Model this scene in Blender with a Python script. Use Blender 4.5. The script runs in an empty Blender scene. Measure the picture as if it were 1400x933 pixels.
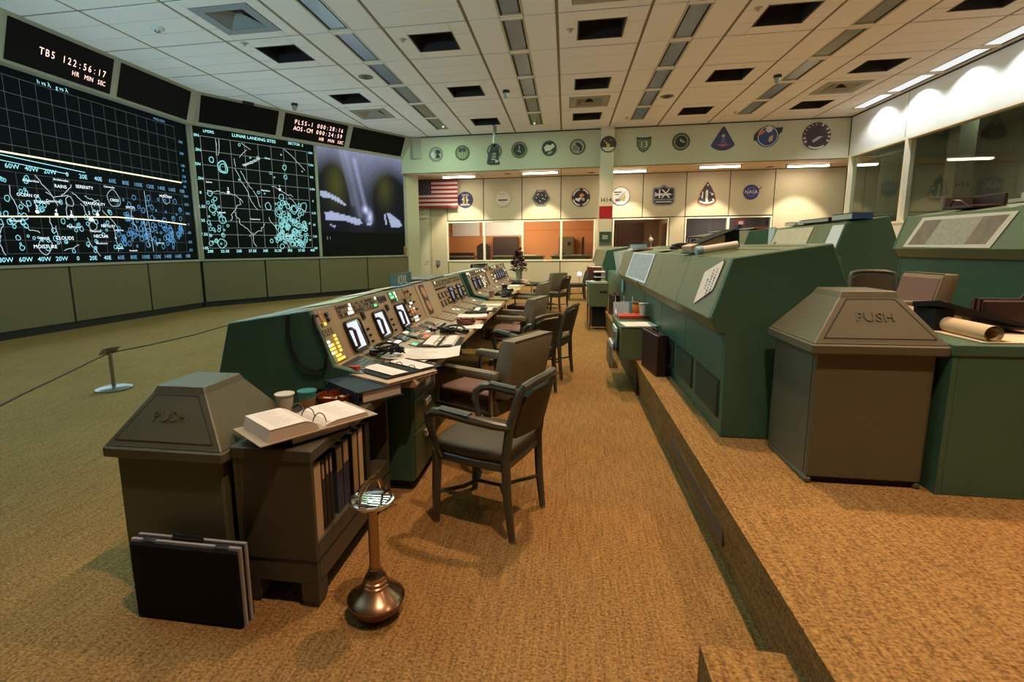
import bpy, bmesh, math, random
from mathutils import Vector, Matrix
random.seed(7)
SC = bpy.context.scene
COL = SC.collection
PI = math.pi

# ------------------------------------------------------------------ camera
cam_d = bpy.data.cameras.new('camera')
cam = bpy.data.objects.new('camera', cam_d); COL.objects.link(cam)
cam_d.sensor_width = 36; cam_d.lens = 17.566
cam_d.shift_x = 0.0293; cam_d.shift_y = -0.01573
cam_d.clip_start = 0.05; cam_d.clip_end = 200
EYE = Vector((0, 0, 1.46))
def cam_axes(yaw, pit, rol):
    f = Vector((math.sin(yaw)*math.cos(pit), math.cos(yaw)*math.cos(pit), math.sin(pit)))
    r = Vector((math.cos(yaw), -math.sin(yaw), 0)); u = r.cross(f)
    return r*math.cos(rol)+u*math.sin(rol), -r*math.sin(rol)+u*math.cos(rol), f
_r, _u, _f = cam_axes(-.1659, -.1518, -.0100)
cam.matrix_world = Matrix(((_r.x, _u.x, -_f.x, EYE.x), (_r.y, _u.y, -_f.y, EYE.y), (_r.z, _u.z, -_f.z, EYE.z), (0, 0, 0, 1)))
SC.camera = cam

# ------------------------------------------------------------------ world, exposure
w = bpy.data.worlds.new('world'); SC.world = w; w.use_nodes = True
w.node_tree.nodes['Background'].inputs[0].default_value = (.5, .6, .7, 1)
w.node_tree.nodes['Background'].inputs[1].default_value = 0.02
SC.view_settings.view_transform = 'Standard'; SC.view_settings.look = 'None'
SC.view_settings.exposure = 0.0; SC.view_settings.gamma = 1.0
SC.view_settings.use_curve_mapping = False
SC.cycles.use_denoising = True
SC.cycles.max_bounces = 8; SC.cycles.diffuse_bounces = 5
SC.cycles.caustics_reflective = False; SC.cycles.caustics_refractive = False
SC.cycles.sample_clamp_indirect = 4.0

# ------------------------------------------------------------------ light levels (tuned here)
WARM = (1.0, .62, .38)
P_DOWN = 580.0      # recessed warm downlights
P_DOWN_R = 520.0    # those farther right
P_STRIP = 16.0      # cool strip lights in the ceiling
C_STRIP = (.62, 1.0, .70)
P_WASH = 110.0       # wall washers by the right wall
P_SOFFIT = 420.0     # fluorescent tubes over the back wall
C_SOFFIT = (1.0, .86, .66)
P_ROOM = 210.0      # office behind the windows
E_SCREEN = 1.0

def light(name, kind, loc, power, col, rot=(0, 0, 0), size=.1, sy=None, spot=None, blend=.5, spread=None):
    d = bpy.data.lights.new(name, kind); d.energy = power; d.color = col
    if kind == 'AREA':
        d.size = size
        if sy: d.shape = 'RECTANGLE'; d.size_y = sy
        if spread: d.spread = spread
    else:
        d.shadow_soft_size = size
    if kind == 'SPOT': d.spot_size = spot; d.spot_blend = blend
    o = bpy.data.objects.new(name, d); COL.objects.link(o); o.location = loc; o.rotation_euler = rot
    o['kind'] = 'helper'
    return o

# the glow that the three display screens throw into the room
C_GLOW = (.62, .90, 1.0)
P_GLOW = 150.0
for gx, gy, gw, ga in ((-9.26, 8.2, 6.6, 0.0), (-8.37, 13.2, 3.2, -.542), (-6.57, 16.2, 3.2, -.542)):
    light('screen_glow', 'AREA', (gx, gy, 2.15), P_GLOW*gw/6.6, C_GLOW, rot=(PI/2+math.radians(22), 0, -PI/2+ga), size=gw, sy=1.7)

# added cool fill, out of view and without a fixture, brightening the left ceiling
light('ceiling_fill', 'AREA', (-4.5, 2.3, 3.9), 300.0, (.48, .84, 1.0), rot=(math.radians(162), 0, 0), size=2.2, sy=1.0)

# ------------------------------------------------------------------ materials
MATS = {}
def mat(name, col, rough=.5, metal=0., noise=0., nscale=8., bump=0., bscale=200., emit=None, estr=0., trans=0., alpha=1., spec=None, coat=0., stretch=None):
    if name in MATS: return MATS[name]
    m = bpy.data.materials.new(name); m.use_nodes = True; nt = m.node_tree; b = nt.nodes['Principled BSDF']
    b.inputs['Base Color'].default_value = (*col, 1); b.inputs['Roughness'].default_value = rough; b.inputs['Metallic'].default_value = metal
    if spec is not None: b.inputs['Specular IOR Level'].default_value = spec
    if coat: b.inputs['Coat Weight'].default_value = coat
    if trans: b.inputs['Transmission Weight'].default_value = trans
    if alpha < 1: b.inputs['Alpha'].default_value = alpha
    tc = None
    def coords():
        nonlocal tc
        if tc is None:
            tc = nt.nodes.new('ShaderNodeTexCoord')
            if stretch:
                mp = nt.nodes.new('ShaderNodeMapping'); mp.inputs['Scale'].default_value = stretch
                nt.links.new(tc.outputs['Object'], mp.inputs['Vector']); tc2 = mp.outputs['Vector']
            else: tc2 = tc.outputs['Object']
            tc = tc2
        return tc
    if noise:
        n = nt.nodes.new('ShaderNodeTexNoise'); n.inputs['Scale'].default_value = nscale; n.inputs['Detail'].default_value = 6
        nt.links.new(coords(), n.inputs['Vector'])
        r = nt.nodes.new('ShaderNodeMix'); r.data_type = 'RGBA'
        r.inputs[6].default_value = (*[c*(1-noise) for c in col], 1); r.inputs[7].default_value = (*[min(1, c*(1+noise)) for c in col], 1)
        nt.links.new(n.outputs['Fac'], r.inputs[0]); nt.links.new(r.outputs[2], b.inputs['Base Color'])
    if bump:
        n2 = nt.nodes.new('ShaderNodeTexNoise'); n2.inputs['Scale'].default_value = bscale; n2.inputs['Detail'].default_value = 3
        nt.links.new(coords(), n2.inputs['Vector'])
        bp = nt.nodes.new('ShaderNodeBump'); bp.inputs['Strength'].default_value = bump; bp.inputs['Distance'].default_value = .01
        nt.links.new(n2.outputs['Fac'], bp.inputs['Height']); nt.links.new(bp.outputs['Normal'], b.inputs['Normal'])
    if emit is not None:
        b.inputs['Emission Color'].default_value = (*emit, 1); b.inputs['Emission Strength'].default_value = estr
    MATS[name] = m
    return m

def glass_pane_mat(name, tint, gloss):
    m = bpy.data.materials.new(name); m.use_nodes = True; nt = m.node_tree; nt.nodes.clear()
    out = nt.nodes.new('ShaderNodeOutputMaterial'); t = nt.nodes.new('ShaderNodeBsdfTransparent'); g = nt.nodes.new('ShaderNodeBsdfGlossy')
    t.inputs[0].default_value = (*tint, 1); g.inputs['Roughness'].default_value = .02; g.inputs[0].default_value = (gloss, gloss, gloss, 1)
    lw = nt.nodes.new('ShaderNodeLayerWeight'); pw = nt.nodes.new('ShaderNodeMath'); pw.operation = 'POWER'; pw.inputs[1].default_value = 4.0
    fr = nt.nodes.new('ShaderNodeMath'); fr.operation = 'MULTIPLY_ADD'; fr.inputs[1].default_value = .90; fr.inputs[2].default_value = .045
    nt.links.new(lw.outputs['Facing'], pw.inputs[0]); nt.links.new(pw.outputs[0], fr.inputs[0])
    mx = nt.nodes.new('ShaderNodeMixShader')
    nt.links.new(fr.outputs[0], mx.inputs[0]); nt.links.new(t.outputs[0], mx.inputs[1]); nt.links.new(g.outputs[0], mx.inputs[2]); nt.links.new(mx.outputs[0], out.inputs[0])
    return m

def carpet_mat():
    m = bpy.data.materials.new('carpet'); m.use_nodes = True; nt = m.node_tree; b = nt.nodes['Principled BSDF']
    b.inputs['Roughness'].default_value = .95; b.inputs['Specular IOR Level'].default_value = .1
    tc = nt.nodes.new('ShaderNodeTexCoord')
    def nz(scale, st, detail=3):
        mp = nt.nodes.new('ShaderNodeMapping'); mp.inputs['Scale'].default_value = st
        nt.links.new(tc.outputs['Object'], mp.inputs['Vector'])
        n = nt.nodes.new('ShaderNodeTexNoise'); n.inputs['Scale'].default_value = scale; n.inputs['Detail'].default_value = detail
        nt.links.new(mp.outputs['Vector'], n.inputs['Vector']); return n.outputs['Fac']
    a = nz(95, (1, 1, 1), 5); s1 = nz(80, (.35, 2.2, 1)); s2 = nz(26, (3., .18, 1)); big = nz(1.1, (1, 1, 1))
    ad = None
    for f, k in ((a, .5), (s1, .28), (s2, .22)):
        mu = nt.nodes.new('ShaderNodeMath'); mu.operation = 'MULTIPLY'; mu.inputs[1].default_value = k; nt.links.new(f, mu.inputs[0])
        if ad is None: ad = mu.outputs[0]
        else:
            s = nt.nodes.new('ShaderNodeMath'); nt.links.new(ad, s.inputs[0]); nt.links.new(mu.outputs[0], s.inputs[1]); ad = s.outputs[0]
    rp = nt.nodes.new('ShaderNodeValToRGB'); nt.links.new(ad, rp.inputs[0])
    e = rp.color_ramp.elements; e[0].position = .38; e[0].color = (.125, .064, .019, 1); e[1].position = .62; e[1].color = (.42, .25, .088, 1)
    mx = nt.nodes.new('ShaderNodeMix'); mx.data_type = 'RGBA'; mx.blend_type = 'MULTIPLY'; mx.inputs[0].default_value = .35
    nt.links.new(rp.outputs[0], mx.inputs[6])
    rp2 = nt.nodes.new('ShaderNodeValToRGB'); nt.links.new(big, rp2.inputs[0]); rp2.color_ramp.elements[0].color = (.6, .6, .6, 1); rp2.color_ramp.elements[0].position = .3; rp2.color_ramp.elements[1].position = .7
    nt.links.new(rp2.outputs[0], mx.inputs[7]); nt.links.new(mx.outputs[2], b.inputs['Base Color'])
    bp = nt.nodes.new('ShaderNodeBump'); bp.inputs['Strength'].default_value = .5; bp.inputs['Distance'].default_value = .012
    nt.links.new(ad, bp.inputs['Height']); nt.links.new(bp.outputs[0], b.inputs['Normal'])
    MATS['carpet'] = m
    return m

def em(name, col, s):
    return mat(name, (0, 0, 0), .6, emit=col, estr=s)

CARPET = carpet_mat()
GREEN = mat('green_enamel', (.112, .152, .075), .38, noise=.10, nscale=5)
GREEN_D = mat('green_enamel_dark', (.045, .118, .076), .42, noise=.10, nscale=5)
BIN_M = mat('olive_grey_enamel', (.095, .095, .056), .45, noise=.1, nscale=6, bump=.05, bscale=300)
CAB_M = mat('brown_grey_enamel', (.07, .062, .042), .5, noise=.1, nscale=6)
PANEL = mat('tan_console_panel', (.34, .275, .165), .45, noise=.06, nscale=9)
LAMIN = mat('tan_laminate', (.42, .31, .17), .35, noise=.08, nscale=14, stretch=(1, .15, 1))
WALLC = mat('cream_wall', (.52, .44, .28), .6, noise=.04, nscale=30, bump=.05, bscale=160)
WALLG = mat('pale_green_wall', (.54, .52, .37), .65, noise=.05, nscale=40, bump=.08, bscale=220)
WHITEW = mat('white_wall', (.80, .82, .76), .55, noise=.02, nscale=6)
BASEP = mat('olive_tan_panel', (.15, .125, .06), .6, noise=.06, nscale=30)
FRAMEM = mat('grey_beige_frame', (.42, .40, .31), .45)
TILE_M = mat('ceiling_tile', (.84, .82, .77), .85, noise=.05, nscale=90, bump=.2, bscale=260)
TBAR = mat('brass_tan_bar', (.20, .145, .06), .6)
WINFR = mat('cream_window_frame', (.86, .80, .60), .4)
BLACK = mat('matte_black', (.006, .006, .006), .7)
BLACKP = mat('black_plastic', (.012, .012, .013), .35)
DARKM = mat('dark_metal', (.035, .036, .034), .35, metal=.4)
CHROME = mat('chrome', (.75, .74, .72), .12, metal=1.)
STEEL = mat('steel', (.38, .37, .35), .35, metal=1.)
BRASS = mat('copper_tone_metal', (.42, .27, .17), .24, metal=1.)
PAPER = mat('white_paper', (.80, .76, .70), .8, noise=.03, nscale=30)
PAPERB = mat('bluish_paper', (.62, .72, .80), .8)
PAPERE = mat('page_edges', (.66, .58, .50), .85, noise=.12, nscale=120, stretch=(.05, .05, 4))
CARD = mat('kraft_card', (.33, .26, .17), .75)
CHAIRM = mat('dark_green_grey_enamel', (.06, .062, .045), .33)
CHAIRU = mat('brown_green_vinyl', (.065, .05, .028), .55, spec=.3, noise=.12, nscale=12)
UPH = mat('olive_tan_upholstery', (.19, .165, .105), .7, noise=.08, nscale=60)
UPHS = mat('mauve_upholstery', (.19, .115, .095), .85, noise=.12, nscale=90)
UPHB = mat('dark_green_upholstery', (.035, .055, .045), .6, noise=.1, nscale=30)
INK = mat('ink', (.03, .03, .04), .8)

# ------------------------------------------------------------------ mesh builder
_txt = {}
def text_geo(s):
    if s not in _txt:
        c = bpy.data.curves.new('t', 'FONT'); c.body = s; c.align_x = 'CENTER'; c.align_y = 'CENTER'; c.resolution_u = 2
        o = bpy.data.objects.new('t', c); COL.objects.link(o)
        dg = bpy.context.evaluated_depsgraph_get(); me = bpy.data.meshes.new_from_object(o.evaluated_get(dg))
        _txt[s] = ([tuple(v.co) for v in me.vertices], [tuple(p.vertices) for p in me.polygons])
        bpy.data.objects.remove(o); bpy.data.curves.remove(c); bpy.data.meshes.remove(me)
    return _txt[s]

class MB:
    def __init__(self, M=None):
        self.v = []; self.f = []; self.m = []; self.M = M; self.mi = 0
    def add(self, vs, fs):
        n = len(self.v)
        if self.M is not None: vs = [tuple(self.M @ Vector(p)) for p in vs]
        self.v += vs; self.f += [tuple(i+n for i in f) for f in fs]; self.m += [self.mi]*len(fs)
        return self
    def box(self, x0, y0, z0, x1, y1, z1):
        return self.add([(x0, y0, z0), (x1, y0, z0), (x1, y1, z0), (x0, y1, z0), (x0, y0, z1), (x1, y0, z1), (x1, y1, z1), (x0, y1, z1)],
                        [(3, 2, 1, 0), (4, 5, 6, 7), (0, 1, 5, 4), (1, 2, 6, 5), (2, 3, 7, 6), (3, 0, 4, 7)])
    def cbox(self, c, s, rz=0, tilt=0):
        M0 = self.M; R = Matrix.Translation(c) @ Matrix.Rotation(rz, 4, 'Z') @ Matrix.Rotation(tilt, 4, 'Y')
        self.M = R if M0 is None else M0 @ R
        self.box(-s[0]/2, -s[1]/2, -s[2]/2, s[0]/2, s[1]/2, s[2]/2); self.M = M0
        return self
    def prism(self, poly, axis, a, b):
        def P(p, t):
            return {'x': (t, p[0], p[1]), 'y': (p[0], t, p[1]), 'z': (p[0], p[1], t)}[axis]
        n = len(poly); vs = [P(p, a) for p in poly]+[P(p, b) for p in poly]
        fs = [tuple(range(n))[::-1], tuple(range(n, 2*n))]+[(i, (i+1) % n, n+(i+1) % n, n+i) for i in range(n)]
        return self.add(vs, fs)
    def frustum(self, r0, z0, r1, z1):
        """r = (x0,y0,x1,y1) rectangles at two heights"""
        def R(r, z): return [(r[0], r[1], z), (r[2], r[1], z), (r[2], r[3], z), (r[0], r[3], z)]
        return self.add(R(r0, z0)+R(r1, z1), [(3, 2, 1, 0), (4, 5, 6, 7), (0, 1, 5, 4), (1, 2, 6, 5), (2, 3, 7, 6), (3, 0, 4, 7)])
    def quad(self, a, b, c, d): return self.add([tuple(a), tuple(b), tuple(c), tuple(d)], [(0, 1, 2, 3)])
    def poly(self, pts): return self.add([tuple(p) for p in pts], [tuple(range(len(pts)))])
    def tube(self, pts, r, n=8, closed=False, flat=1.):
        pts = [Vector(p) for p in pts]; N = len(pts); rs = r if isinstance(r, (list, tuple)) else [r]*N
        vs = []; up = None
        for i, p in enumerate(pts):
            a = pts[i-1] if (i > 0 or closed) else p; b = pts[(i+1) % N] if (i < N-1 or closed) else p
            t = (b-a)
            t = t.normalized() if t.length > 1e-9 else Vector((0, 0, 1))
            if up is None:
                up = Vector((0, 0, 1)) if abs(t.z) < .9 else Vector((1, 0, 0))
            s = t.cross(up)
            if s.length < 1e-6: s = t.orthogonal()
            s.normalize(); up = s.cross(t).normalized()
            for k in range(n):
                q = 2*PI*k/n; vs.append(tuple(p+s*math.cos(q)*rs[i]+up*math.sin(q)*rs[i]*flat))
        fs = []
        for i in range(N if closed else N-1):
            j = (i+1) % N
            fs += [(i*n+k, i*n+(k+1) % n, j*n+(k+1) % n, j*n+k) for k in range(n)]
        if not closed: fs += [tuple(range(n))[::-1], tuple(range((N-1)*n, N*n))]
        return self.add(vs, fs)
    def bar(self, a, b, w, h=None):
        """square bar from a to b"""
        return self.tube([a, b], [w*.7071]*2, 4)
    def lathe(self, prof, n=24, o=(0, 0, 0), sx=1., sy=1.):
        vs = []; fs = []
        for r, z in prof:
            for k in range(n):
                q = 2*PI*k/n; vs.append((o[0]+r*math.cos(q)*sx, o[1]+r*math.sin(q)*sy, o[2]+z))
        for i in range(len(prof)-1):
            fs += [(i*n+k, i*n+(k+1) % n, (i+1)*n+(k+1) % n, (i+1)*n+k) for k in range(n)]
        if prof[0][0] > 1e-6: fs.append(tuple(range(n))[::-1])
        if prof[-1][0] > 1e-6: fs.append(tuple(range((len(prof)-1)*n, len(prof)*n)))
        return self.add(vs, fs)
    def text(self, s, size, o, xd, yd):
        vs, fs = text_geo(s); o = Vector(o); xd = Vector(xd)*size; yd = Vector(yd)*size
        return self.add([tuple(o+xd*v[0]+yd*v[1]) for v in vs], fs)
    def ribbon(self, pts, wd, nrm):
        """flat line of width wd through pts lying in the plane of normal nrm"""
        nrm = Vector(nrm)
        for a, b in zip(pts, pts[1:]):
            a = Vector(a); b = Vector(b); t = b-a
            if t.length < 1e-6: continue
            s = nrm.cross(t).normalized()*wd/2; e = t.normalized()*wd*.3
            self.add([tuple(a-s-e), tuple(b-s+e), tuple(b+s+e), tuple(a+s-e)], [(0, 1, 2, 3)])
        return self
    def build(self, name, mats, parent=None, smooth=False, bevel=0., kind=None, label=None, loc=None, segs=1, recalc=True):
        me = bpy.data.meshes.new(name); me.from_pydata(self.v, [], self.f)
        if not isinstance(mats, (list, tuple)): mats = [mats]
        for m in mats: me.materials.append(m)
        if len(mats) > 1: me.polygons.foreach_set('material_index', self.m)
        if recalc or bevel:
            bm = bmesh.new(); bm.from_mesh(me)
            if recalc: bmesh.ops.recalc_face_normals(bm, faces=bm.faces)
            if bevel:
                es = [e for e in bm.edges if len(e.link_faces) == 2 and e.calc_face_angle(0) > .5]
                if es: bmesh.ops.bevel(bm, geom=es, offset=bevel, segments=segs, affect='EDGES', profile=.6, clamp_overlap=True)
            bm.to_mesh(me); bm.free()
        if smooth:
            me.polygons.foreach_set('use_smooth', [True]*len(me.polygons))
            if smooth != 'all':
                try: me.set_sharp_from_angle(angle=math.radians(40))
                except Exception: pass
        o = bpy.data.objects.new(name, me); COL.objects.link(o)
        if parent is not None: o.parent = parent
        if loc is not None: o.location = loc
        if kind: o['kind'] = kind
        if label: o['label'] = label
        return o

def thing(name, label, cat, loc=(0, 0, 0), rz=0, group=None):
    o = bpy.data.objects.new(name, None); COL.objects.link(o); o.empty_display_size = .1
    o.location = loc; o.rotation_euler = (0, 0, rz); o['label'] = label; o['category'] = cat
    if group: o['group'] = group
    return o
def tag(o, label, cat, group=None):
    o['label'] = label; o['category'] = cat
    if group: o['group'] = group
    return o
def struct(o, label=None):
    o['kind'] = 'structure'
    if label: o['label'] = label
    return o
def dup(root, loc, rz, label=None, group=None):
    def cp(o, par):
        c = o.copy(); COL.objects.link(c)
        if par is not None: c.parent = par
        for ch in o.children: cp(ch, c)
        return c
    r = cp(root, None); r.location = loc; r.rotation_euler = (0, 0, rz)
    if label: r['label'] = label
    if group: r['group'] = group
    return r
def circle(cx, cy, r, n=24, sx=1., a0=0., a1=2*PI):
    return [(cx+r*sx*math.cos(a0+(a1-a0)*k/n), cy+r*math.sin(a0+(a1-a0)*k/n)) for k in range(n if abs(a1-a0-2*PI) < 1e-6 else n+1)]
# ================================================================== THE ROOM
MOD = 1.524; ZC = 5.313; YW = 17.54; YA = 19.4; ZS = 4.10; XR = 8.5; XL = -9.32; YB = -6.0
P1 = .35; P2 = .71; EDGE1 = .70; EDGE2 = 3.62
def xj(j): return -.2045+MOD*j
def yk(k): return (4.9584+k)*MOD
C1 = Vector((-9.32, 11.69)); U2 = Vector((.5158, .8567)); N2 = Vector((.8567, -.5158))
def W2(s, z, off=0.):       # point on the angled part of the screen wall
    p = C1+U2*s+N2*off
    return (p.x, p.y, z)

b = MB(); b.box(-13, YB-.2, -.12, 9, 24, 0); struct(b.build('floor', CARPET))
# two carpeted platforms for the rear console rows
b = MB(); b.prism([(EDGE1+.05, 0), (EDGE1, P1), (9, P1), (9, 0)], 'y', YB, 17.2); struct(b.build('platform', CARPET), 'carpeted lower platform beside the aisle')
b = MB(); b.box(EDGE2, YB, P1-.01, 9, 17.2, P2); struct(b.build('platform', CARPET), 'carpeted upper platform')
b = MB(); b.box(.45, .2, 0, .74, 1.55, .175); struct(b.build('step', CARPET), 'low carpeted step at the foot of the platform')
b = MB(); b.box(-.014, 2.25, .10, .0, 3.42, .19); b2 = b.build('riser_strip', mat('riser_plate_paint', (.10, .07, .04), .6), bevel=.004, loc=(EDGE1+.035, 0, 0)); struct(b2, 'long metal plate on the platform riser')
b = MB(); b.box(-.012, 5.0, .02, .012, 7.0, .30); struct(b.build('riser_strip', mat('riser_shade', (.035, .028, .018), .6), loc=(EDGE1+.02, 0, 0)), 'dark strip painted as shade on the platform riser')  # bare riser here; its shade is put into the colour of this strip

# ---- ceiling : plenum, bars, tiles
ceil = MB().box(-9.6, YB, 5.80, 8.7, 17.7, 5.86).build('ceiling', mat('plenum_dark', (.05, .045, .035), .9)); struct(ceil)
bars = MB(); thin = MB()
YF = 5.2                                              # tiles are built from here on; behind the camera the ceiling is plain
JS = list(range(-6, 6)); KS = list(range(-1, 6))
for j in range(-5, 6):
    bars.box(xj(j)-.024, YF, ZC+.010, xj(j)+.024, YW, ZC+.03)
for k in range(-1, 7):
    bars.box(-9.0, yk(k)-.013, ZC+.012, XR, yk(k)+.013, ZC+.03)
bars.build('grid_bar', TBAR, ceil, kind='stuff')
A_COLS = (-6, -5, -4, -2, 0, 2, 4); 
OPEN_COLS = (-4, -2, 0, 2, 4); VENT_COLS = (-4, 0, 4); STRIP_COLS = (-3, -1, 1, 3)
TG = .016
def tile(x0, y0, x1, y1):
    x0 = max(x0, -9.0); x1 = min(x1, XR-.01); y1 = min(y1, YW-.01); y0 = max(y0, YF)
    if x1-x0 < .03 or y1-y0 < .03: return
    # follow the slanting screen wall header
    lim = lambda y: -8.9 if y < 11.45 else -8.9+(y-11.45)*.602
    if x1 < lim(y0)-.2: return
    t = tile_mesh(round(x1-x0, 4), round(y1-y0, 4))
    o = bpy.data.objects.new('tile', t); COL.objects.link(o); o.parent = ceil; o.location = (x0, y0, ZC+random.uniform(-.0015, .0015))
_tm = {}
def tile_mesh(w_, d_):
    k = (w_, d_)
    if k not in _tm:
        e = .006
        mb = MB(); mb.frustum((e, e, w_-e, d_-e), 0, (0, 0, w_, d_), .008); mb.box(0, 0, .008, w_, d_, .03)
        me = bpy.data.meshes.new('tile'); me.from_pydata(mb.v, [], mb.f); me.materials.append(TILE_M); _tm[k] = me
    return _tm[k]
def ring_tiles(x0, y0, x1, y1, hx0, hy0, hx1, hy1, third):
    """tiles of one bay around a hole, with the two joints of the bay running up to the hole"""
    g = TG/2
    ys = [y0, y0+third, y0+2*third, y1]
    for a, c in zip(ys, ys[1:]):
        lo = a+g; hi = c-g
        if hi <= hy0 or lo >= hy1: tile(x0, lo, x1, hi); continue
        tile(x0, lo, hx0, hi); tile(hx1, lo, x1, hi)
        if lo < hy0: tile(hx0, lo, hx1, hy0)
        if hi > hy1: tile(hx0, hy1, hx1, hi)
def bay(j, k):
    x0 = xj(j)+.026; x1 = xj(j+1)-.026; y0 = yk(k)+.014; y1 = yk(k+1)-.014; third = (y1-y0)/3
    cx = (xj(j)+xj(j+1))/2; cy = (yk(k)+yk(k+1))/2
    if j in STRIP_COLS and k <= 5:
        tile(x0, y0, cx-.21, y1); tile(cx+.21, y0, x1, y1)
        tile(cx-.20, y0, cx+.20, cy-.68); tile(cx-.20, cy+.68, cx+.20, y1)
    elif j == 5 and k <= 5:
        for a in range(3): tile(x0, y0+a*third+TG/2, 7.98, y0+(a+1)*third-TG/2)
        tile(8.41, y0, XR-.02, y1); tile(7.98, y0, 8.41, cy-.70); tile(7.98, cy+.70, 8.41, y1)
    elif j in OPEN_COLS and k % 2 == 1 and not (j == -4 and k > 3): ring_tiles(x0, y0, x1, y1, cx-.41, cy-.41, cx+.41, cy+.41, third)
    elif j in VENT_COLS and k in (0, 4): ring_tiles(x0, y0, x1, y1, cx-.52, cy-.52, cx+.52, cy+.52, third)
    elif j in A_COLS:
        for a in range(3): tile(x0, y0+a*third+TG/2, x1, y0+(a+1)*third-TG/2)
    else: tile(x0, y0, x1, y1)
for j in JS:
    for k in range(-2, 6): bay(j, k)
    x0 = xj(j)+.026; x1 = xj(j+1)-.026; y0 = yk(6)+.014
    tile(x0, y0, x1, y0+.42); tile(x0, y0+.43, x1, YW)
b = MB(); b.box(-9.6, YB, ZC, XR, YF, ZC+.03); b.build('plain_panel', TILE_M, ceil)

# ---- back wall : upper band, soffit, lower wall
b = MB(); b.box(-5.75, YW, ZS, XR, YW+.14, ZC+.05); wb = struct(b.build('wall_back', WALLG))
MB().box(-5.3, YW-.012, ZC-.035, XR, YW, ZC-.008).build('top_joint', BLACK, wb)
b = MB(); b.box(-7.5, YW+.14, ZS+.03, 9.4, YA+.1, ZS+.12); sof = struct(b.build('ceiling', mat('soffit_dark', (.10, .07, .04), .8)), 'low ceiling over the back wall alcove')
sx = [-.21+1.4655*k for k in range(-4, 7)]
SOF_M = mat('soffit_panel', (.72, .58, .42), .8, noise=.04, nscale=60)
for a, c in zip([-6.6]+[s for s in sx if s < 9.4], [s for s in sx]+[9.4]):
    for n in range(3):
        y0 = YW+.01+n*.62; y1 = y0+.605
        tm = MB().box(a+.012, y0, ZS, c-.012, min(y1, YA), ZS+.03).build('tile', SOF_M, sof)
low = MB(); low.box(-6.6, YA+.03, 0, -4.6, YA+.12, ZS); low.box(7.16, YA+.03, 0, 9.4, YA+.12, ZS); low.box(-4.6, YA+.03, 2.52, 7.16, YA+.12, ZS); low.box(-4.6, YA+.03, 0, 7.16, YA+.12, .95)
low.box(1.02, YA+.03, .9, 1.6, YA+.12, 2.6); low.box(3.72, YA+.03, .9, 4.2, YA+.12, 2.6)
wl = struct(low.build('wall_back', mat('wall_joint_dark', (.03, .028, .02), .8)), 'lower back wall of cream panels in the alcove')
def wpanel(x0, z0, x1, z1):
    MB().box(x0+.014, YA, z0+.012, x1-.014, YA+.035, z1-.012).build('panel', WALLC, wl, bevel=.004)
xs = [-4.57, -3.14, -1.67, -.21, 1.27, 2.74, 4.23, 5.70, 7.16]
for a, c in zip(xs, xs[1:]):
    wpanel(a, 2.53, c, 4.09)
    wpanel(a, .06, c, .96)
wpanel(7.16, .06, 9.4, 4.09); wpanel(-5.25, .06, -4.57, 4.09)
wpanel(1.05, .96, 1.68, 2.53); wpanel(3.70, .96, 4.23, 2.53)
b = MB(); b.box(-6.6, YA-.012, 0, 9.4, YA, .055); struct(b.build('baseboard_back', BLACK))
# left return of the alcove
b = MB(); b.box(-6.75, 17.72, 0, -6.6, YA+.1, ZS+.1); struct(b.build('wall_alcove', WALLC))

# ---- pillar
b = MB(); b.box(1.07, 17.28, 0, 1.49, 17.75, ZC+.04); pil = struct(b.build('column', mat('pillar_paint', (.66, .59, .44), .6, noise=.03, nscale=20)))
MB().box(1.066, 17.27, 2.40, 1.494, 17.28, 2.80).build('red_band', mat('red_paint', (.36, .006, .012), .45), pil, label='dark red painted band')
b = MB(); b.text('H14', .21, (1.285, 17.272, 2.99), (1, 0, 0), (0, 0, 1)); b.build('lettering', INK, pil)
t = thing('plaque', 'small dark green plaque with white lettering on the pillar', 'sign', (1.28, 17.27, 1.80))
MB().box(-.19, -.012, -.17, .19, 0, .17).build('plate', mat('plaque_green', (.03, .07, .035), .4), t, bevel=.004)
b = MB()
for i in range(4): b.box(-.10+.01*(i % 2), -.014, .04-.035*i, .10-.012*(i % 3), -.0125, .052-.035*i)
b.build('lettering', PAPER, t)
MB().box(-.19, -.010, -.27, .19, 0, -.18).build('lower_plate', STEEL, t)

# ---- windows in the lower back wall
def window(n, x0, x1, z0, z1, mull, name_lab):
    f = MB(); e = .045
    f.box(x0, YA-.03, z0, x1, YA+.11, z0+e); f.box(x0, YA-.03, z1-e, x1, YA+.11, z1)
    f.box(x0, YA-.03, z0+e, x0+e, YA+.11, z1-e); f.box(x1-e, YA-.03, z0+e, x1, YA+.11, z1-e)
    w_ = struct(f.build('window_%d' % n, WINFR), name_lab)
    for m in mull: MB().box(m-.04, YA-.028, z0+e, m+.04, YA+.10, z1-e).build('mullion', WINFR, w_)
    xsm = [x0+e]+[q for m in mull for q in (m-.04, m+.04)]+[x1-e]
    for a, c in zip(xsm[::2], xsm[1::2]):
        MB().box(a, YA+.05, z0+e, c, YA+.056, z1-e).build('pane', GL_CLEAR, w_)
GL_CLEAR = glass_pane_mat('window_glass', (.96, .97, .96), .6)
GL_DARK = glass_pane_mat('viewing_glass', (.84, .88, .82), .6)
window(1, -4.60, 1.06, .97, 2.50, [-3.12, -1.64, -.18], 'left window of four panes looking into the orange office')
window(2, 1.70, 3.68, .97, 2.50, [], 'single window right of the pillar')
window(3, 4.24, 7.14, .97, 2.50, [5.70], 'two pane window under the blue round emblem')
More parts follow.
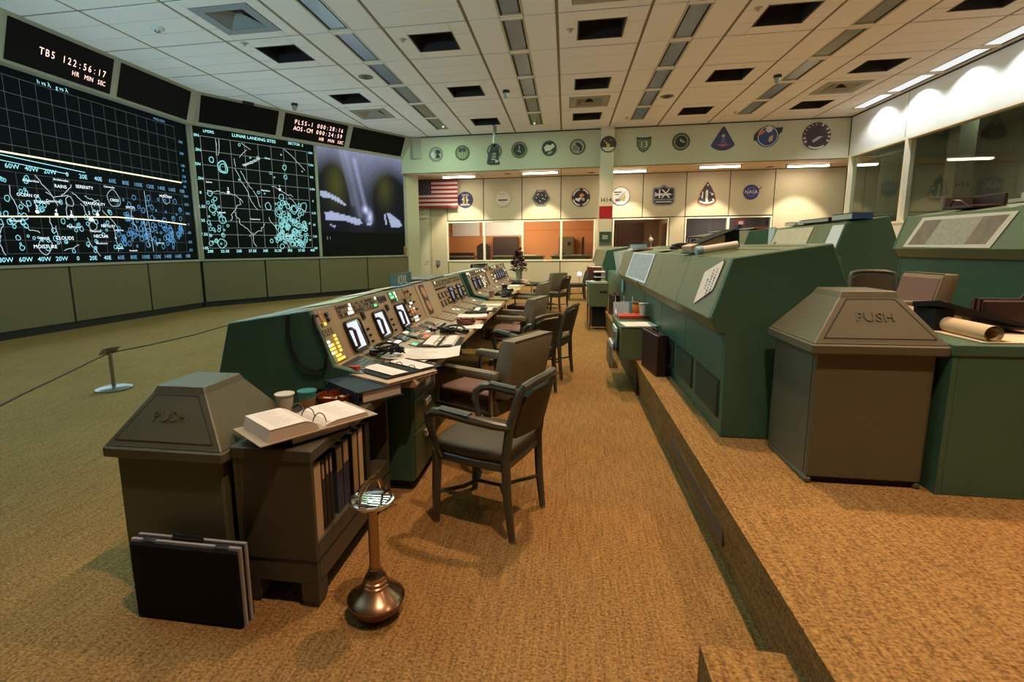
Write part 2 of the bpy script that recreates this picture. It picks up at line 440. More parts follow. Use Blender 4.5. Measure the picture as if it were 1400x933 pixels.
# ---- door, left end of the alcove
d1 = struct(MB().box(-5.93, YA-.03, .02, -5.30, YA+.02, 3.95).build('door_1', mat('door_cream', (.62, .57, .42), .45), bevel=.004), 'tall cream door in the back left corner')
MB().box(-5.98, YA-.045, 0, -5.93, YA+.02, 4.0).build('door_frame', WALLC, d1)
MB().box(-5.30, YA-.045, 0, -5.25, YA+.02, 4.0).build('door_frame', WALLC, d1)
b = MB(); b.tube([(-5.37, YA-.03, .98), (-5.37, YA-.08, .98), (-5.47, YA-.085, .98)], .012, 6); b.build('door_handle', STEEL, d1, smooth=True)
b = MB(); b.box(-5.72, YA-.075, 2.66, -5.36, YA-.03, 2.72); b.bar((-5.70, YA-.05, 2.69), (-5.86, YA-.09, 2.63), .014); b.build('door_closer', mat('closer_paint', (.70, .66, .55), .4), d1)
MB().box(-5.965, YA-.05, .80, -5.945, YA-.03, .98).build('hinge', STEEL, d1)

# ---- rooms behind the windows
ORANGE = mat('orange_office_wall', (.62, .27, .11), .7, noise=.04, nscale=14)
b = MB(); b.box(-6.6, 22.6, 0, 1.3, 22.7, 3.2); ow = struct(b.build('wall_office', ORANGE), 'orange back wall of the office behind the windows')
MB().box(-6.6, 22.585, 2.22, 1.3, 22.6, 2.25).build('picture_rail', mat('orange_rail', (.42, .17, .07), .6), ow)
struct(MB().box(1.24, YA+.12, 0, 1.3, 22.6, 3.2).build('wall_office', mat('office_side_wall', (.70, .45, .22), .7)), 'tan side wall of the office')
struct(MB().box(-6.7, YA+.12, 0, -6.6, 22.6, 3.2).build('wall_office', ORANGE), 'left wall of the office')
struct(MB().box(-6.7, YA+.12, 3.1, 9.4, 24, 3.2).build('ceiling', SOF_M), 'ceiling of the rooms behind the back wall')
BROWN = mat('brown_room_wall', (.30, .19, .12), .7)
struct(MB().box(1.3, 23.2, 0, 4.1, 23.3, 3.2).build('wall_side_room', BROWN), 'brown back wall of the room right of the pillar')
struct(MB().box(4.0, YA+.12, 0, 4.1, 23.2, 3.2).build('wall_side_room', mat('tan_room_wall', (.50, .38, .22), .7)), 'tan side wall of the room right of the pillar')
struct(MB().box(4.1, 23.2, 0, 9.4, 23.3, 3.2).build('wall_grey_room', mat('grey_room_wall', (.36, .32, .30), .7)), 'grey wall of the dim room at the right')

# ---- right wall : white band, viewing windows, dark gallery
b = MB(); b.box(XR, YB, 4.15, XR+.2, 17.7, ZC+.05); b.box(XR, YB, 0, XR+.2, 17.7, 2.0); wr = struct(b.build('wall_right', WHITEW))
for y in (14.93, 11.2, 7.6): MB().box(XR-.006, y-.008, 4.16, XR, y+.008, ZC).build('joint', mat('joint_grey', (.35, .36, .34), .6), wr)
MB().box(XR-.014, YB, ZC-.035, XR, YW, ZC-.008).build('top_joint', BLACK, wr)
MB().box(XR-.014, YW-.02, 4.1, XR, YW, ZC).build('corner_joint', BLACK, wr)
f = MB(); f.box(XR-.03, 2.0, 4.09, XR+.16, 17.5, 4.15); f.box(XR-.03, 2.0, 2.0, XR+.16, 17.5, 2.06); w4 = struct(f.build('window_4', WINFR), 'long viewing gallery window in the right wall')
for a in (17.40, 14.80, 10.3, 6.2):
    MB().box(XR-.03, a-.05, 2.06, XR+.16, a+.05, 4.09).build('mullion', WINFR, w4)
for a, c in ((17.35, 14.85), (14.75, 10.35), (10.25, 6.25)):
    MB().box(XR+.07, c, 2.06, XR+.078, a, 4.09).build('pane', GL_DARK, w4)
GAL = mat('gallery_wall', (.20, .19, .15), .7)
struct(MB().box(13.2, 2, 0, 13.3, 20, 5.2).build('wall_gallery', GAL), 'dark back wall of the viewing gallery')
struct(MB().box(XR+.2, 19.9, 0, 13.3, 20, 5.2).build('wall_gallery', mat('gallery_end', (.22, .24, .15), .7)), 'far end wall of the viewing gallery')
struct(MB().box(XR+.2, 2, 5.1, 13.3, 20, 5.2).build('ceiling', GAL), 'ceiling of the viewing gallery')
struct(MB().box(XR+.2, 2, 1.9, 13.3, 20, 2.0).build('floor', GAL), 'floor of the viewing gallery')
t = thing('vertical_blind', 'vertical slat blind behind the far gallery window', 'blind', (XR+.42, 15.75, 2.0))
MB().box(-.03, -.1, 1.95, .03, .95, 2.01).build('head_rail', STEEL, t)
for i in range(10): MB().cbox((0, -.04+i*.10, 1.0), (.06, .010, 1.90), .5).build('slat', mat('blind_slat', (.30, .31, .24), .6), t)
gp = thing('gallery_partition', 'pale framed glass partition inside the viewing gallery', 'partition', (10.9, 13.0, 2.0))
for a, c in (((0, -2.6, 0), (0, -2.6, 1.9)), ((0, -.8, 0), (0, -.8, 1.9)), ((0, .6, 0), (0, .6, 1.9)), ((0, -2.6, 1.9), (0, .6, 1.9))):
    MB().bar(a, c, .09).build('frame_bar', mat('partition_frame', (.36, .36, .28), .5), gp)
# second column seen through the gallery glass
b = MB(); b.box(10.0, 15.35, 2.0, 10.4, 15.75, 5.1); pc = struct(b.build('column', mat('gallery_pillar', (.24, .24, .18), .6)), 'pale pillar inside the viewing gallery')
b = MB(); b.text('H15', .20, (10.2, 15.345, 2.98), (1, 0, 0), (0, 0, 1)); b.build('lettering', INK, pc)

# ---- left : base panels, screens, headers
wall = MB(); wall.box(XL-.3, YB, 0, XL-.08, 11.6, ZC+.05)
wall.poly([W2(0, 0, -.08), W2(7.06, 0, -.08), W2(7.06, ZC, -.08), W2(0, ZC, -.08)])
ws = struct(wall.build('wall_left', mat('screen_wall_dark', (.02, .02, .016), .8)), 'wall carrying the display screens')
for y0, y1 in ((4.74, 6.45), (6.46, 8.14), (8.155, 9.98), (9.995, 11.65)):
    MB().box(XL-.06, y0+.012, .14, XL, y1-.012, 1.20).build('panel', BASEP, ws, bevel=.005)
def slab2(s0, s1, z0, z1, d0, d1):
    vs = [W2(s, z, d) for z in (z0, z1) for s, d in ((s0, d0), (s1, d0), (s1, d1), (s0, d1))]
    return MB().add(vs, [(3, 2, 1, 0), (4, 5, 6, 7), (0, 1, 5, 4), (1, 2, 6, 5), (2, 3, 7, 6), (3, 0, 4, 7)])
for s0, s1 in ((.02, 1.685), (1.70, 3.42), (3.43, 5.23), (5.245, 7.03)):
    slab2(s0+.012, s1-.012, .14, 1.20, -.06, 0).build('panel', BASEP, ws, bevel=.005)
b = MB(); b.box(XL-.06, -4, 0, XL-.02, 11.62, .14); struct(b.build('baseboard_left', BLACK))
struct(slab2(0, 7.03, 0, .14, -.06, -.03).build('baseboard_angled', BLACK))
# sill rail and screen frames
RAIL = mat('screen_rail', (.34, .33, .27), .45)
b = MB(); b.box(XL-.02, 4.74, 1.205, XL+.03, 11.69, 1.255); struct(b.build('trim_1', RAIL), 'pale sill rail under the widest screen')
struct(slab2(0, 7.05, 1.205, 1.255, -.02, .03).build('trim_2', RAIL), 'pale sill rail under the two square screens')
b = MB(); b.box(XL-.03, 11.58, 1.25, XL+.03, 11.66, 4.60); struct(b.build('trim_3', RAIL))
for i, (s0, s1) in enumerate(((.0, .07), (3.44, 3.53), (6.93, 7.05))): struct(slab2(s0, s1, 1.25, 4.62, -.03, .03).build('trim_%d' % (4+i), RAIL))
# end return of the screen wall
e = W2(7.05, 0); struct(MB().add([W2(7.05, 0, .03), W2(7.05, ZS, .03), (-5.3, 18.0, ZS), (-5.3, 18.0, 0), W2(7.05, 0, -.3), W2(7.05, ZS, -.3), (-5.9, 18.1, ZS), (-5.9, 18.1, 0)],
    [(0, 1, 2, 3), (4, 5, 6, 7), (0, 1, 5, 4), (1, 2, 6, 5), (2, 3, 7, 6), (3, 0, 4, 7)]).build('wall_screen_return', WALLC))
# slanted header over the screens
HX0 = -9.22; HX1 = -8.89; HZ0 = 4.56
hd = MB(); hd.prism([(XL-.1, HZ0-.0), (HX0+.10, HZ0), (HX1, ZC), (XL-.1, ZC)], 'y', 4.4, 11.62)
n0 = N2*.12; 
def H2(s, t_, off=0.):       # point on the header face over the angled wall, t_ 0 at the lower edge
    d = .10+(.33-.0)*t_+off
    return W2(s, HZ0+.06+(ZC-HZ0-.06)*t_, d)
vs = [W2(0, HZ0+.02, -.1), H2(-.12, -.05), H2(-.20, 1.), W2(0, ZC, -.1), W2(7.02, HZ0+.06, -.1), H2(7.02, -.05), H2(7.02, 1.), W2(7.02, ZC, -.1)]
hd.add(vs, [(0, 1, 2, 3), (7, 6, 5, 4), (0, 4, 5, 1), (1, 5, 6, 2), (2, 6, 7, 3)])
struct(hd.build('trim_7', mat('header_beige', (.36, .34, .25), .5)), 'slanted beige header above the screens')
b = MB(); b.prism([W2(7.02, 0, -.1)[:2], W2(7.02, 0, .47)[:2], (-5.02, 17.53), (-5.4, 17.9)], 'z', HZ0+.02, ZC); struct(b.build('trim_8', mat('header_beige', (.36, .34, .25), .5)), 'beige end box of the header')
# unseen side of the room behind the camera
struct(MB().box(-9.6, YB-.2, 0, 9, YB, ZC).build('wall_front', mat('wall_front_dark', (.10, .09, .07), .8)))
# ================================================================== DISPLAY SCREENS
SCR_BG = mat('screen_dark', (.004, .006, .007), .6, spec=.05, emit=(.25, .45, .5), estr=.003)
G_CY = em('glow_cyan', (.35, .85, .95), 1.3 * E_SCREEN); G_CY2 = em('glow_blue', (.16, .45, .72), 1.0 * E_SCREEN)
G_WH = em('glow_white', (.80, .95, 1.), 1.6 * E_SCREEN); G_YE = em('glow_yellow', (1., .95, .55), 1.6 * E_SCREEN)
G_GR = em('glow_grid', (.30, .34, .36), .2 * E_SCREEN); G_RED = em('glow_red_white', (1., .58, .50), 2.2)
def q1(y, z, d=.004): return (XL+d, y, z)
rnd = random.Random(11)
# --- widest screen: plot above, moon map below
s1 = thing('display_screen', 'widest glowing wall screen with a white grid chart above a moon map', 'screen', (0, 0, 0))
MB().box(XL-.03, 4.74, 1.255, XL, 11.58, 4.58).build('screen_surface', SCR_BG, s1)
g = MB(); NX = (1, 0, 0); lw = .010
for y in [11.18-.2675*i for i in range(24)]: g.ribbon([q1(y, 3.06), q1(y, 4.42)], lw*.8, NX)
for z in (4.42, 4.14, 3.855, 3.57, 3.28): g.ribbon([q1(4.9, z), q1(11.2, z)], lw, NX)
for y in [11.22-.316*i for i in range(20)]: g.ribbon([q1(y, 1.45), q1(y, 2.83)], lw*.7, NX)
for z in (2.83, 2.60, 2.37, 1.90, 1.68, 1.45): g.ribbon([q1(4.9, z), q1(11.3, z)], lw*.7, NX)
g.build('chart_grid', G_GR, s1)
g = MB()
g.ribbon([q1(4.8, 3.15, .006), q1(11.25, 3.13, .006)], .028, NX); g.ribbon([q1(4.8, 2.03, .006), q1(7.1, 2.07, .006), q1(9.3, 2.19, .006), q1(10.4, 2.17, .006), q1(11.27, 2.12, .006)], .022, NX)
g.build('trace_line', G_YE, s1)
g = MB()
g.ribbon([q1(4.8, 3.10), q1(7.2, 3.09), q1(8.72, 3.01)], .012, NX); g.ribbon([q1(4.8, 3.02), q1(7.2, 3.0), q1(8.36, 2.93)], .010, NX)
g.build('plot_line', G_CY, s1)
t = MB(); TY = (0, 1, 0); TZ = (0, 0, 1)
for i in range(-3, 10):
    lab = '0' if i == 0 else ('180' if i == 9 else '%d%s' % (abs(i)*20, 'W' if i < 0 else 'E'))
    y = 8.35+.3215*i
    t.mi = 0 if i < 3 else 1
    t.text(lab, .115, q1(y, 2.92), TY, TZ)
for i in range(-8, 11):
    if i > 9: continue
    lab = '0' if i == 0 else ('180' if i == 9 else '%d%s' % (abs(i)*20, 'W' if i < 0 else 'E'))
    t.mi = 0 if i < 3 else 1
    t.text(lab, .115, q1(8.35+.320*i, 1.345), TY, TZ)
t.mi = 1
for lab, z in (('30K', 4.10), ('24K', 3.83), ('18K', 3.54), ('K', 3.43), ('12K', 3.28), ('6.1K', 3.17), ('6K', 3.04), ('30N', 2.81), ('20N', 2.61), ('10N', 2.39), ('0', 2.13), ('10S', 1.92), ('20S', 1.69), ('30S', 1.49)):
    t.text(lab, .085, q1(11.36, z), TY, TZ)
t.mi = 0
t.text('h vs \u03bb   g vs \u03bb', .10, q1(8.3, 4.475), TY, TZ); t.mi = 1; t.text('MAG-OGA', .07, q1(10.75, 4.47), TY, TZ)
t.mi = 2
for s, y, z, c in (('OCEAN OF', 7.58, 2.46, .075), ('STORMS', 7.80, 2.36, .075), ('SERENITY', 8.67, 2.72, .085), ('TRANQUILITY', 8.84, 2.42, .075), ('CRISIS', 9.31, 2.53, .08), ('FERTILITY', 9.09, 1.99, .075), ('NECTAR', 8.90, 1.78, .085),
                   ('MOISTURE', 7.76, 1.57, .09), ('CLOUDS', 8.14, 1.73, .09), ('RAINS', 8.19, 2.68, .085), ('Archimedes', 8.21, 2.80, .06), ('Aristarchus', 7.66, 2.72, .06), ('Copernicus', 8.02, 2.40, .06), ('Grimaldi', 7.31, 2.01, .06),
                   ('Gassendi', 7.74, 1.73, .06), ('Ptolemaeus', 8.35, 1.95, .06), ('Theophilus', 8.78, 1.88, .055), ('Piccolomini', 8.90, 1.64, .055), ('Langrenus', 9.33, 1.92, .055), ('Cleomedes', 9.22, 2.79, .055), ('SMYTH', 9.68, 2.41, .07),
                   ('MOSCOW', 10.71, 2.74, .08), ('Petavius', 9.31, 1.54, .05), ('Humboldt', 9.64, 1.49, .05), ('Tsiolkovsky', 10.4, 1.66, .05)):
    t.text(s, c, q1(y, z, .006), TY, TZ)
for n_, y, z in (('5', 7.70, 2.27), ('4', 8.04, 2.23), ('3', 8.33, 2.22), ('2', 8.70, 2.23), ('1', 8.89, 2.27)): t.text(n_, .09, q1(y, z, .006), TY, TZ)
t.build('chart_lettering', [G_CY, G_CY2, G_WH], s1, kind='stuff')
g = MB(); 
for y, z in ((7.70, 2.19), (8.04, 2.16), (8.33, 2.15), (8.88, 2.21)): g.poly([q1(a, c, .006) for a, c in circle(y, z, .035, 10)])
g.poly([q1(8.66, 2.08, .006), q1(8.80, 2.08, .006), q1(8.76, 2.15, .006), q1(8.70, 2.16, .006)])
g.build('site_marker', G_WH, s1)
g = MB()
def crater(y, z, r, q=q1, n=10, w=.012, NXv=NX, jit=.25):
    ph = rnd.random()*6; pts = [q(*p) for p in [(y+r*(1+jit*math.sin(2*a+ph)*.6)*math.cos(a)*.85, z+r*(1+jit*math.sin(3*a+ph)*.5)*math.sin(a)) for a in [2*PI*k/n for k in range(n+1)]]]
    g.ribbon(pts, w, NXv)
g.mi = 0
for i in range(60): crater(rnd.uniform(6.2, 7.6), rnd.uniform(1.5, 2.75), rnd.uniform(.02, .06))
for i in range(54): crater(rnd.uniform(7.3, 9.4), min(rnd.uniform(1.48, 2.5), rnd.uniform(1.48, 2.6)), rnd.uniform(.018, .05))
g.mi = 1
for i in range(125): crater(rnd.uniform(9.3, 11.15), rnd.triangular(1.48, 2.75, 1.7), rnd.uniform(.018, .07))
def wander(y, z, n, dy, dz, st, q=q1, w=.011, nv=NX):
    pts = [q(y, z)]
    for i in range(n):
        y += dy+rnd.uniform(-st, st); z += dz+rnd.uniform(-st, st); pts.append(q(y, z))
    g.ribbon(pts, w, nv)
g.mi = 2
for a in ((7.75, 2.83, 10, .035, -.05, .02), (7.9, 2.55, 9, .05, -.01, .03), (8.18, 2.5, 8, .03, .035, .02), (8.4, 2.6, 8, .03, -.03, .02), (7.3, 2.6, 9, .01, -.05, .02), (7.45, 1.92, 6, .04, -.015, .03), (8.25, 2.40, 6, .0, -.05, .02),
          (8.65, 2.55, 9, .04, -.01, .035), (9.0, 2.3, 8, .03, -.04, .03), (8.55, 2.4, 7, .02, -.04, .03), (7.0, 2.0, 10, .01, -.05, .035), (7.12, 1.95, 10, .0, -.05, .035), (7.9, 2.1, 7, .01, -.04, .02), (8.0, 1.95, 7, .01, -.04, .03), (8.1, 1.5, 6, .05, .01, .03), (8.6, 1.75, 8, .03, -.04, .02),
          (9.7, 2.4, 8, .01, -.05, .03), (10.0, 2.2, 9, .02, -.06, .03), (9.2, 2.0, 8, .01, -.06, .02), (7.45, 2.35, 4, .02, -.03, .02), (7.55, 2.3, 4, .0, -.03, .01), (10.1, 2.8, 13, .01, -.10, .01)): wander(*a)
for y, z, r in ((7.76, 1.58, .14), (9.30, 2.56, .17), (8.33, 2.42, .09), (8.86, 2.36, .10), (10.72, 2.68, .11), (8.75, 1.98, .09)): crater(y, z, r, n=18, w=.010)
g.build('moon_chart', [em('glow_crater', (.25, .75, .85), 1.0), em('glow_crater_blue', (.10, .36, .68), 1.0), em('glow_outline', (.66, .82, .88), .9)], s1)
# --- middle screen: landing sites
NV = (N2.x, N2.y, 0); TS = (U2.x, U2.y, 0)
def q2(s, z, d=.004): return W2(s, z, d)
s2 = thing('display_screen', 'square wall screen of cyan craters titled lunar landing sites', 'screen', (0, 0, 0))
slab2(.07, 3.44, 1.255, 4.60, -.03, 0).build('screen_surface', mat('screen_dark_green', (.005, .007, .005), .6, spec=.05, emit=(.3, .5, .4), estr=.003), s2)
g = MB()
CS = [.245+.3705*i for i in range(9)]; RZ = [4.36-.3525*i for i in range(9)]
for s in CS: g.ribbon([q2(s, RZ[0]), q2(s, RZ[-1])], .010, NV)
for z in RZ[::1]: g.ribbon([q2(CS[0], z), q2(CS[-1], z)], .010, NV)
g.build('chart_grid', em('glow_grid_pale', (.55, .60, .60), .45), s2)
t = MB()
for lab, z in zip(('10N', '7.5N', '5N', '2.5N', '0', '2.5S', '5S', '7.5S', '10S'), RZ): t.text(lab, .10, q2(.135, z), TS, TZ); t.text(lab, .085, q2(3.32, z-.02), TS, TZ)
for lab, s in zip(('20E', '22.5E', '25E', '27.5E', '30E', '32.5E', '35E', '37.5E', '40E'), CS): t.text(lab, .10, q2(s, 1.455), TS, TZ)
t.text('LUNAR LANDING SITES', .115, q2(1.65, 4.50), TS, TZ); t.text('LM5RS', .095, q2(.46, 4.49), TS, TZ); t.text('SECTOR  2', .10, q2(2.87, 4.525), TS, TZ)
t.build('chart_lettering', em('glow_cyan_text', (.40, .95, .92), 1.5), s2, kind='stuff')
t = MB(); 
k = Vector(q2(1.35, 3.80)); t.text('TRANQUILITY', .09, q2(1.52, 3.86, .006), Vector(TS)*.87+Vector(TZ)*.45, Vector(TZ)*.87-Vector(TS)*.45)
for s_, a, c in (('Sabine', .36, 3.23), ('Maskelyne', 1.86, 3.13), ('Maury', 1.98, 4.02), ('Torricelli', .60, 2.47), ('Censorinus', 1.5, 2.33), ('Capella', 2.43, 1.88)): t.text(s_, .06, q2(a, c, .006), TS, TZ)
for a, c in ((.83, 3.04), (2.28, 3.22)): t.poly([q2(x, z, .006) for x, z in circle(a, c-.03, .035, 10)]); 
t.text('2', .09, q2(.83, 3.10, .006), TS, TZ); t.text('1', .09, q2(2.28, 3.29, .006), TS, TZ)
t.build('site_lettering', G_WH, s2, kind='stuff')
g = MB(); rnd = random.Random(5)
g.mi = 0
crater(.738, 3.64, .15, q2, 14, .03, NV); crater(.74, 3.63, .10, q2, 12, .02, NV); crater(.47, 3.80, .07, q2, 9, .02, NV)
for a in ((2.47, 3.83, .07), (2.48, 3.56, .06), (2.31, 2.98, .09), (2.69, 2.66, .13), (2.69, 2.66, .09), (2.2, 2.56, .14), (2.2, 2.56, .08), (3.0, 2.75, .12), (.40, 2.56, .10), (.62, 2.28, .10), (.56, 1.66, .12), (2.22, 1.88, .10), (1.9, 2.7, .10), (.36, 2.95, .07)): crater(*a, q2, 12, .018, NV)
for i in range(120): crater(rnd.triangular(1.9, 3.2, 2.6), rnd.triangular(1.56, 3.0, 1.75), rnd.uniform(.02, .08), q2, 9, .018, NV)
for i in range(30): crater(rnd.uniform(.26, .75), rnd.triangular(1.56, 3.2, 1.75), rnd.uniform(.02, .06), q2, 9, .014, NV)
for i in range(10): crater(rnd.uniform(.6, 3.1), rnd.uniform(3.0, 4.3), rnd.uniform(.015, .04), q2, 8, .014, NV)
g.mi = 1
for a in ((.62, 4.34, 8, .0, -.05, .012), (.70, 4.34, 8, -.01, -.05, .012), (1.28, 4.33, 4, .06, -.04, .01), (1.2, 3.95, 4, .05, .05, .01), (1.05, 3.65, 8, .03, -.06, .02), (1.2, 3.6, 10, .03, -.05, .025), (1.25, 3.25, 12, .03, -.055, .03), (1.5, 3.1, 8, .02, -.05, .02), (2.5, 4.33, 10, .06, -.05, .01),
          (.3, 3.02, 16, .055, -.012, .05), (1.15, 2.85, 12, -.02, -.045, .05), (.95, 2.5, 20, .02, -.045, .04), (2.05, 3.25, 10, .06, -.02, .05), (1.9, 2.4, 14, .04, -.055, .045), (1.3, 1.85, 10, .04, .02, .06), (2.55, 3.0, 12, .05, -.03, .05), (1.05, 3.9, 4, .01, -.05, .01)): wander(*a, q=q2, w=.012, nv=NV)
g.build('moon_chart', [em('glow_crater_green', (.30, .80, .78), .9), em('glow_outline_green', (.70, .88, .88), .8)], s2)
# --- right screen: television picture from the surface
s3 = thing('display_screen', 'square wall screen showing a blurry blue television picture', 'screen', (0, 0, 0))
NI, NJ = 96, 84; vs = []; cols = []
def blob(x, y, cx, cy, rx, ry, rot=0):
    dx = (x-cx)*math.cos(rot)+(y-cy)*math.sin(rot); dy = -(x-cx)*math.sin(rot)+(y-cy)*math.cos(rot)
    return math.exp(-((dx/rx)**2+(dy/ry)**2))
def seg(x, y, x0, y0, x1, y1, w_):
    dx, dy = x1-x0, y1-y0; k = max(0, min(1, ((x-x0)*dx+(y-y0)*dy)/(dx*dx+dy*dy)))
    return math.exp(-((x-x0-k*dx)**2+(y-y0-k*dy)**2)/(w_*w_))
def inpoly(x, y, P):
    c = False; n = len(P)
    for i in range(n):
        (x1, y1), (x2, y2) = P[i], P[i-1]
        if (y1 > y) != (y2 > y) and x < (x2-x1)*(y-y1)/(y2-y1)+x1: c = not c
    return c
PL = [[(.02, .60), (.06, .605), (.20, .555), (.29, .49), (.27, .48), (.14, .535), (.02, .55)], [(.05, .41), (.12, .42), (.44, .36), (.46, .32), (.40, .30), (.24, .345), (.06, .34)], [(.77, .43), (.80, .44), (.94, .36), (.97, .30), (.82, .29)], [(.73, .42), (.75, .42), (.77, .32), (.75, .31)], [(.10, .30), (.15, .27), (.20, .33), (.17, .29)], [(.52, .33), (.58, .335), (.57, .30), (.52, .305)]]
def tv(x, y):
    if y < .235: return (.003, .004, .002)
    v = .012+.50*max(0, (y-.58)/.42)**1.7
    v += .13*blob(x, y, .47, .72, .2, .33)
    v += .20*seg(x, y, .30, .98, .44, .40, .035)+.35*seg(x, y, .40, .92, .52, .42, .022)+.14*seg(x, y, .25, .98, .36, .5, .02)
    v += 1.2*blob(x, y, .505, .455, .03, .03)+1.1*blob(x, y, .56, .395, .025, .05)+.5*blob(x, y, .545, .36, .04, .035)
    gr = .06*blob(x, y, .19, .68, .10, .2)+.05*blob(x, y, .75, .68, .10, .17)
    v -= .30*blob(x, y, .17, .72, .13, .24)+.26*blob(x, y, .80, .66, .16, .22)
    v = max(v, .015)
    for P in PL:
        if inpoly(x, y, P): v = max(v, .9)
    v *= .9+.2*random.random()
    v *= .72
    return (v*.60+gr*.9, v*.66+gr*.95, v*.98+gr*.08)
for j in range(NJ+1):
    for i in range(NI+1):
        vs.append(W2(3.53+3.40*i/NI, 1.255+3.345*j/NJ, .0)); cols.append(tv(i/NI, j/NJ))
fs = [(j*(NI+1)+i, j*(NI+1)+i+1, (j+1)*(NI+1)+i+1, (j+1)*(NI+1)+i) for j in range(NJ) for i in range(NI)]
tvm = bpy.data.materials.new('television_picture'); tvm.use_nodes = True; nt = tvm.node_tree; bs = nt.nodes['Principled BSDF']
at = nt.nodes.new('ShaderNodeAttribute'); at.attribute_name = 'picture'; nt.links.new(at.outputs['Color'], bs.inputs['Emission Color']); bs.inputs['Emission Strength'].default_value = 1.0
bs.inputs['Base Color'].default_value = (.003, .003, .004, 1); bs.inputs['Roughness'].default_value = .6; bs.inputs['Specular IOR Level'].default_value = .05
o = MB().add(vs, fs).build('screen_surface', tvm, s3, smooth='all', recalc=False)
ca = o.data.color_attributes.new('picture', 'FLOAT_COLOR', 'POINT'); ca.data.foreach_set('color', [c for p in cols for c in (*p, 1.)])
t = MB(); t.text('S 1', .13, q2(3.80, 1.83, .006), TS, TZ); t.build('screen_lettering', em('glow_dim', (.6, .65, .6), .5), s3)

# ------------------------------------------------------------------ header clock panels
HB = mat('header_panel_black', (.005, .004, .004), .6, spec=.12)
def H1(y, t_, off=0.):   # point on the straight header face
    a = Vector((HX0+.10, y, HZ0)); c = Vector((HX1, y, ZC)); n = Vector(((ZC-HZ0), 0, -(HX1-HX0-.10))).normalized()
    p = a+(c-a)*t_+n*off; return (p.x, p.y, p.z)
def H2p(s, t_, off=0.):
    n = Vector((N2.x, N2.y, -.45)).normalized(); p = Vector(H2(s, t_))+n*off; return (p.x, p.y, p.z)
def hpanel(F, a, c, label, lines):
    t = thing('clock_panel', label, 'display panel', (0, 0, 0))
    vs = [F(x, q, o) for o in (-.02, .012) for x, q in ((a, .06), (c, .06), (c, .91), (a, .91))]
    MB().add(vs, [(3, 2, 1, 0), (4, 5, 6, 7), (0, 1, 5, 4), (1, 2, 6, 5), (2, 3, 7, 6), (3, 0, 4, 7)]).build('panel_face', HB, t)
    if lines:
        xd = (Vector(F(c, .5))-Vector(F(a, .5))).normalized(); yd = (Vector(F(a, .9))-Vector(F(a, .1))).normalized()
        for s, u, v, sz, sp in lines:
            p = Vector(F(a+(c-a)*u, v, .016)); m = MB()
            n = len(s); 
            for i, ch in enumerate(s):
                if ch != ' ': m.text(ch, sz, p+xd*sp*(i-(n-1)/2), xd*.82, yd)
            m.build('glowing_digits', G_RED, t, kind='stuff')
hpanel(H1, 7.33, 9.27, 'black clock panel above the wide screen, red digits 122:56:17', [('TB5 122:56:17', .60, .47, .17, .100), ('HR', .62, .25, .12, .075), ('MIN', .755, .25, .12, .055), ('SEC', .89, .25, .12, .055)])
hpanel(H1, 9.44, 11.36, 'blank black header panel right of the 122:56:17 clock', None)
hpanel(H1, 5.2, 7.17, 'blank black header panel left of the 122:56:17 clock', None)
hpanel(H2p, .20, 2.20, 'blank black header panel above the lunar landing sites screen', None)
hpanel(H2p, 2.39, 4.44, 'black clock panel with two rows of red digits', [('PLSS-1 000:28:16', .54, .66, .17, .102), ('AOS-CM 000:24:59', .54, .43, .17, .102), ('HR', .60, .20, .14, .09), ('MIN', .76, .20, .13, .07), ('SEC', .92, .20, .13, .07)])
hpanel(H2p, 4.63, 6.74, 'blank black header panel at the right end over the television picture', None)
t = MB(); t.cbox((0, 0, 0), (.10, .28, .10), 0); a = Vector(H2p(1.34, .97, .0)); o = t.build('header_sensor', BLACK, loc=a); o.rotation_euler = (0, 0, -.54); tag(o, 'small black box on the top edge of the screen header', 'sensor')

# ================================================================== CEILING FIXTURES
COLN = {-4: 'above the screens', -3: 'nearest the screens', -2: 'left of the centre lights', -1: 'left of the pillar', 0: 'over the aisle', 1: 'right of the pillar', 2: 'right of the aisle', 3: 'over the rear consoles', 4: 'nearest the right wall', 5: 'along the right wall'}
ORD = {5: 'last', 4: 'second', 3: 'third', 2: 'fourth', 1: 'fifth', 0: 'sixth', -1: 'seventh', -2: 'eighth'}
def place_cat(k): return 'nearest the back wall' if k == 5 else ORD[k]+' from the back wall'
DIFF = mat('prismatic_diffuser', (.13, .15, .17), .25, noise=.55, nscale=160, emit=(.55, .72, .85), estr=.02)
DIFF_D = mat('prismatic_diffuser_dim', (.16, .15, .10), .3, noise=.4, nscale=160)
DIFF_L = mat('prismatic_diffuser_lit', (.5, .5, .5), .3, emit=(.85, .92, 1.), estr=.75)
FIXF = mat('fixture_frame_tan', (.50, .44, .30), .4)
def strip(cx, cy, w_, l_, label, m, grp):
    t = thing('strip_light', label, 'ceiling light', (cx, cy, ZC), 0, grp)
    f = MB(); a, c = w_/2, l_/2
    f.box(-a-.02, -c-.02, -.004, -a+.012, c+.02, .05); f.box(a-.012, -c-.02, -.004, a+.02, c+.02, .05); f.box(-a+.012, -c-.02, -.004, a-.012, -c+.012, .05); f.box(-a+.012, c-.012, -.004, a-.012, c+.02, .05)
    f.build('frame', FIXF, t)
    f = MB()
    for s in (-1, 1): f.box(s*(a-.035)-.008, -c+.012, .004, s*(a-.035)+.008, c-.012, .02)
    f.build('side_slot', BLACK, t)
    MB().box(-a+.05, -c+.012, .012, a-.05, c-.012, .03).build('diffuser', m, t)
    MB().box(-a, -c, .05, a, c, .13).build('housing', FIXF, t)
